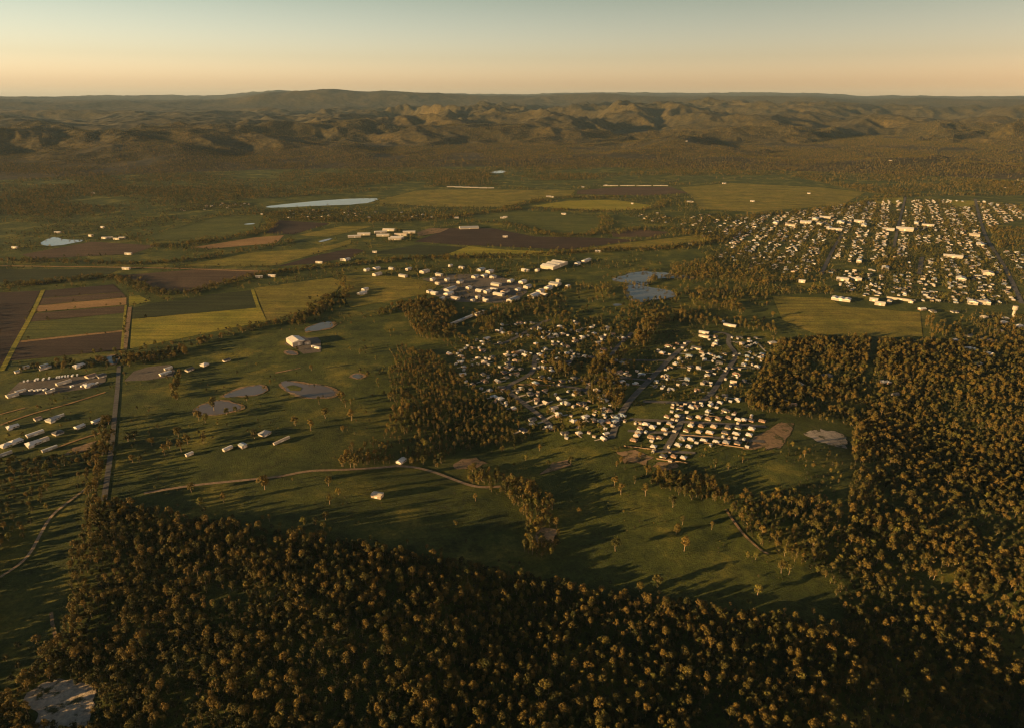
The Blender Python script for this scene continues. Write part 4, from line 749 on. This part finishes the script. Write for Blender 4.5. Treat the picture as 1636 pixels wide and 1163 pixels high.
for px, w, sp in [([(0, 457), (60, 455), (110, 450), (180, 440), (230, 462), (255, 470), (300, 472), (350, 455), (440, 436), (540, 425)], 34, 10), ([(0, 418), (120, 420), (210, 424), (300, 418), (420, 396), (470, 385)], 30, 13), ([(240, 395), (300, 392), (420, 374), (440, 352)], 40, 13),
    ([(545, 425), (640, 415), (740, 412), (850, 410), (960, 400), (1060, 400), (1150, 385), (1190, 370)], 44, 12), ([(195, 585), (300, 555), (400, 525), (520, 500), (560, 470), (540, 440)], 22, 12), ([(190, 572), (240, 578), (300, 565)], 40, 11),
    ([(800, 335), (850, 324), (900, 316), (1000, 316)], 44, 16), ([(850, 334), (960, 340), (1050, 335), (1060, 322)], 44, 16), ([(790, 355), (850, 368), (880, 378), (950, 378), (975, 355), (960, 345)], 44, 15), ([(450, 352), (620, 356), (700, 350), (830, 334)], 60, 15), ([(970, 375), (1020, 365), (1090, 368), (1160, 390)], 60, 15),
    ([(1180, 348), (1320, 335), (1380, 325), (1430, 312), (1636, 312)], 60, 17), ([(300, 590), (283, 600), (280, 640)], 8, 8), ([(540, 470), (520, 480), (500, 500), (470, 520)], 40, 11), ([(30, 590), (80, 585), (160, 585)], 30, 13), ([(600, 505), (640, 490), (690, 478)], 30, 12)]:
    line('hedgerow', px, w, sp * .72, [4, 4, 7, 0, 2, 5], .5, .95)
fill('village', [(380, 335), (780, 342), (780, 358), (380, 352)], 26, [4, 0, 2], .6, 1.0, .4, seed=25)
farz = [(-250, 420), (0, 345), (120, 352), (250, 340), (330, 325), (420, 318), (600, 308), (700, 300), (800, 298), (850, 290), (1000, 287), (1100, 283), (1250, 280), (1300, 290), (1360, 305), (1420, 314), (1500, 304), (1600, 310), (1700, 318), (1900, 330), (1750, 212), (-150, 212)]
fill('far', farz, 15.5, [0, 4, 4, 2, 6, 4], .7, 1.2, .38, seed=26, ns=330)
fill('far', [(1100, 287), (1300, 290), (1420, 315), (1640, 312), (1636, 290), (1240, 283)], 26, [0, 4, 2], .8, 1.2, .55, seed=27, ns=150)
valley = [(-200, 430), (0, 350), (250, 340), (420, 330), (800, 300), (1100, 288), (1420, 316), (1300, 440), (1000, 450), (560, 500), (400, 530), (190, 590), (-200, 600)]
fill('valley', valley, 16, [4, 4, 7, 0, 5], .5, 1.05, .52, seed=41, ns=130)
fill('valley', [(190, 600), (420, 540), (520, 500), (640, 480), (620, 560), (610, 690), (400, 720), (190, 740)], 17, [4, 7, 7, 5, 0], .25, .6, .66, seed=42, ns=45)
fill('valley', [(0, 590), (180, 585), (175, 690), (0, 740)], 15, [4, 7, 5, 0], .3, .65, .64, seed=43, ns=40)
fill('scrub', [(190, 770), (600, 715), (850, 720), (1160, 790), (1340, 990), (900, 915), (500, 845)], 13, [7, 7, 5, 4], .12, .45, .63, seed=44, ns=45)
fill('scrub', [(960, 705), (1350, 715), (1345, 800), (1030, 765)], 9, [7, 7, 5, 4], .25, .6, .56, seed=45, ns=35)
fill('belt', [(440, 500), (560, 445), (700, 470), (640, 500), (520, 520)], 12, [4, 7, 0, 5], .4, .8, .55, seed=46, ns=60)
fill('suburb', [(690, 520), (740, 500), (860, 505), (1240, 520), (1225, 560), (1195, 640), (1000, 650), (985, 700), (860, 695), (760, 622)], 8, [7, 7, 4, 5, 4], .3, .7, .50, seed=47, ns=45)
for q in PONDS[2:4]:
    line('belt', q[1] + q[1][:1], 14, 9, [4, 0, 7, 5, 2], .45, .95)
line('belt', [(1012, 452), (1034, 455), (1060, 456)], 10, 8, [4, 7, 0], .4, .7); line('belt', [(1040, 447), (1062, 447), (1085, 444)], 26, 9, [4, 0, 2, 6], .6, 1.0)
for q in PONDS[4:8]: line('valley', q[1] + q[1][:1], 12, 22, [7, 5, 4], .2, .5)
print('trees', len(TREES))
# lone trees of the paddocks, set one by one: base pixel, height m, kind
LONE = [(1093, 880, 21, 3), (983, 880, 17, 2), (1080, 853, 15, 0), (1090, 838, 14, 1), (1137, 846, 13, 1), (1050, 938, 16, 0), (1022, 945, 11, 2), (992, 790, 17, 6), (1031, 792, 19, 3), (1014, 772, 14, 1), (1075, 810, 18, 0), (982, 775, 13, 2), (925, 820, 9, 0), (1105, 798, 16, 0), (1248, 915, 15, 2), (1260, 918, 16, 1), (1210, 950, 13, 5), (1195, 890, 8, 5), (1207, 893, 9, 5),
 (423, 782, 20, 2), (527, 805, 16, 3), (541, 790, 11, 5), (525, 776, 15, 0), (486, 838, 12, 5), (505, 838, 11, 4), (520, 830, 12, 0), (480, 850, 10, 5), (358, 802, 14, 3), (306, 786, 13, 2), (320, 808, 13, 5), (760, 800, 12, 3), (728, 838, 7, 7), (592, 862, 7, 5), (548, 745, 18, 0), (560, 746, 20, 1), (566, 748, 19, 3), (588, 742, 21, 1), (555, 735, 17, 6), (705, 740, 17, 0), (676, 742, 15, 0),
 (510, 646, 16, 1), (520, 668, 17, 2), (562, 672, 21, 3), (472, 680, 16, 0), (497, 688, 18, 6), (548, 690, 10, 2), (545, 640, 18, 0), (552, 650, 16, 3), (342, 656, 24, 6), (318, 672, 17, 2), (328, 675, 16, 0), (362, 662, 12, 5), (376, 658, 10, 5), (300, 710, 18, 0), (285, 698, 16, 2), (264, 728, 20, 1), (272, 720, 18, 3), (290, 722, 21, 3), (243, 712, 13, 2), (325, 708, 15, 0), (205, 705, 15, 4), (216, 702, 15, 4), (224, 740, 12, 0), (212, 738, 11, 2), (253, 686, 10, 3), (407, 700, 15, 4), (394, 640, 10, 4),
 (640, 665, 18, 0), (624, 640, 14, 2), (622, 600, 12, 5), (637, 586, 14, 5), (575, 566, 12, 5), (585, 560, 11, 4), (560, 560, 9, 5), (600, 575, 9, 5), (575, 595, 10, 4), (588, 600, 11, 4), (605, 618, 8, 5), (560, 645, 9, 5), (498, 592, 12, 0), (475, 560, 9, 4), (1142, 748, 17, 1), (1163, 752, 13, 3), (1085, 775, 12, 0), (820, 700, 15, 1), (862, 720, 12, 3), (840, 735, 9, 5), (912, 740, 12, 0), (680, 715, 13, 5), (1022, 735, 14, 1), (1240, 790, 11, 5), (1270, 828, 15, 3), (1305, 850, 15, 2), (1298, 880, 18, 0), (860, 560, 14, 0), (1085, 585, 13, 0)]
def tree(x, y, s, kd, rot, label, group):
    e = link('gum_tree', None, label=label, cat='tree', group=group); e.location = (x, y, float(height(x, y)) - .1); e.rotation_euler = (0, 0, rot); e.scale = (s, s, s)
    link('crown', NEAR[kd][0], e); link('trunk', NEAR[kd][1], e)
def near_what(u, v):
    if u > 1150: return 'on grass at the right-hand woodland edge' if v > 860 else 'in the clearing below the pale bare rock'
    if u > 960: return 'on open grass below the creek scrub' if v > 825 else ('at the scrubby edge below the new estate' if v > 700 else 'in the suburb gardens')
    if u > 650: return 'on the grass near the bare dirt pans' if v > 690 else 'among the acreage houses'
    if v < 630: return 'in the narrow paddock beside the tiny pond' if u > 555 else 'near the big white shed'
    if v < 695: return 'round the muddy dams' if u < 450 else 'on grass between the large muddy dam and the gum wood'
    if v < 752: return 'along the boundary by the paddock sheds' if u < 450 else 'in the clump beside the dirt track'
    return 'on the paddock left of the lone hay shed' if u < 480 else 'on the paddock round the lone hay shed'
for px_, py_, H, kd in LONE:
    x, y = P(px_, py_); tree(x, y, H / KINDS[kd][1], kd, RNG.uniform(0, 6.28), f'{"tall " if H > 17 and kd != 1 else ("small " if H < 12 else "")}{KINDS[kd][0]} gum tree {near_what(px_, py_)}', 'lone paddock trees')
T = np.array([(t[0], t[1], t[2], t[3]) for t in TREES]); Z = np.array([t[4] for t in TREES]); HT = height(T[:, 0], T[:, 1])
U, Vv = pix(T[:, 0], T[:, 1], HT + 9); D = np.sqrt(T[:, 0] ** 2 + T[:, 1] ** 2 + (CAM_H - HT) ** 2)
vis = (U > 4) & (U < 1632) & (Vv < 1158) & (T[:, 3] != 7)
cand = np.where(vis)[0]; cand = cand[np.argsort(D[cand] / (T[cand, 2] * np.array([k[1] for k in KINDS])[T[cand, 3].astype(int)] / 16))]
ind = set(cand[:max(0, 300 - len(LONE))].tolist())
PLACE = {'fore': ('in the dense woodland below the paddock', 'foreground woodland trees'), 'right': ('in the dark forest right of the paddock', 'right forest trees'), 'left': ('in the scrub of the left clearing', 'left scrub trees')}
for i in ind:
    pl, gr = PLACE.get(Z[i], ('near the paddock edge', 'paddock edge trees')); tree(T[i, 0], T[i, 1], T[i, 2], int(T[i, 3]), RNG.uniform(0, 6.28), f'{"large " if T[i, 2] > .86 else ("small " if T[i, 2] < .66 else "")}{KINDS[int(T[i, 3])][0]} gum tree {pl}', gr)
rest = np.array([i for i in range(len(T)) if i not in ind]); near_ = rest[D[rest] < 1750]; far_ = rest[D[rest] >= 1750]
def scatter_nodes(coll, name):
    g = bpy.data.node_groups.new(name, 'GeometryNodeTree'); g.interface.new_socket('Geometry', in_out='INPUT', socket_type='NodeSocketGeometry'); g.interface.new_socket('Geometry', in_out='OUTPUT', socket_type='NodeSocketGeometry')
    N = g.nodes; gi = N.new('NodeGroupInput'); go = N.new('NodeGroupOutput'); ip = N.new('GeometryNodeInstanceOnPoints'); ci = N.new('GeometryNodeCollectionInfo')
    ci.inputs['Collection'].default_value = coll; ci.inputs['Separate Children'].default_value = True; ci.inputs['Reset Children'].default_value = True
    def attr(nm, typ): a = N.new('GeometryNodeInputNamedAttribute'); a.data_type = typ; a.inputs[0].default_value = nm; return a.outputs[0]
    ip.inputs['Pick Instance'].default_value = True
    g.links.new(gi.outputs[0], ip.inputs['Points']); g.links.new(ci.outputs[0], ip.inputs['Instance']); g.links.new(attr('kind', 'INT'), ip.inputs['Instance Index']); g.links.new(attr('size', 'FLOAT'), ip.inputs['Scale'])
    cx = N.new('ShaderNodeCombineXYZ'); g.links.new(attr('turn', 'FLOAT'), cx.inputs[2]); g.links.new(cx.outputs[0], ip.inputs['Rotation']); g.links.new(ip.outputs[0], go.inputs[0]); return g
GN, GF = scatter_nodes(SRC, 'near_trees'), scatter_nodes(SRCF, 'far_trees')
def wood(name, label, idx, g):
    if not len(idx): return
    me = bpy.data.meshes.new(name); me.from_pydata(np.stack([T[idx, 0], T[idx, 1], HT[idx] - .1], 1).tolist(), [], [])
    a = me.attributes.new('size', 'FLOAT', 'POINT'); a.data.foreach_set('value', T[idx, 2].astype(np.float32)); a = me.attributes.new('turn', 'FLOAT', 'POINT'); a.data.foreach_set('value', RNG.uniform(0, 6.28, len(idx)).astype(np.float32))
    a = me.attributes.new('kind', 'INT', 'POINT'); a.data.foreach_set('value', T[idx, 3].astype(np.int32))
    o = link(name, me, label=label, cat='trees', kind='stuff'); md = o.modifiers.new('scatter', 'NODES'); md.node_group = g
NAMES = {'fore': 'dense woodland of golden brown gums below the paddock', 'right': 'dark gum forest right of the paddock', 'left': 'loose scrub trees round the left clearing', 'roadside': 'row of trees along the straight road', 'central': 'dense gum wood in the crook of the paddock', 'creek': 'creek trees crossing the paddock', 'inner': 'woodland at the right end of the paddock', 'scrub': 'low scrub below the new estate', 'north': 'grove at the head of the narrow paddock', 'belt': 'tree belt round the town lake', 'suburb': 'garden trees of the suburbs', 'town': 'street trees of the town', 'industrial': 'trees between the industrial sheds', 'hedgerow': 'tree lines along creeks and field edges', 'village': 'trees of the far village', 'valley': 'scattered bushes and trees across the valley fields', 'far': 'far open woodland below the ranges'}
for z_, lab in NAMES.items():
    wood('woodland', lab, near_[Z[near_] == z_], GN)
    wood('woodland', lab if not (Z[near_] == z_).any() else 'farther ' + lab, far_[Z[far_] == z_], GF)
print('individual', len(ind) + len(LONE), 'near', len(near_), 'far', len(far_))

# ---------------------------------------------------------------- haze: the air of the valley
hm = bpy.data.materials.new('valley_air'); hm.use_nodes = True; ht = hm.node_tree
for n in list(ht.nodes):
    if n.type == 'BSDF_PRINCIPLED': ht.nodes.remove(n)
pv = ht.nodes.new('ShaderNodeVolumePrincipled'); pv.inputs['Color'].default_value = (0.42, 0.68, 1.0, 1); pv.inputs['Density'].default_value = 0.62e-5; pv.inputs['Anisotropy'].default_value = 0.0
ht.links.new(pv.outputs[0], [n for n in ht.nodes if n.type == 'OUTPUT_MATERIAL'][0].inputs['Volume'])
zmax = float(gz.max()) + 40; zmin = float(gz.min()) - 2
hv, hf = box(-38000, 38000, -38000, 38000, zmin, max(zmax, CAM_H + 40))
link('haze', mesh('haze', hv, hf, [hm]), label='thin warm evening haze over the valley', kind='stuff')
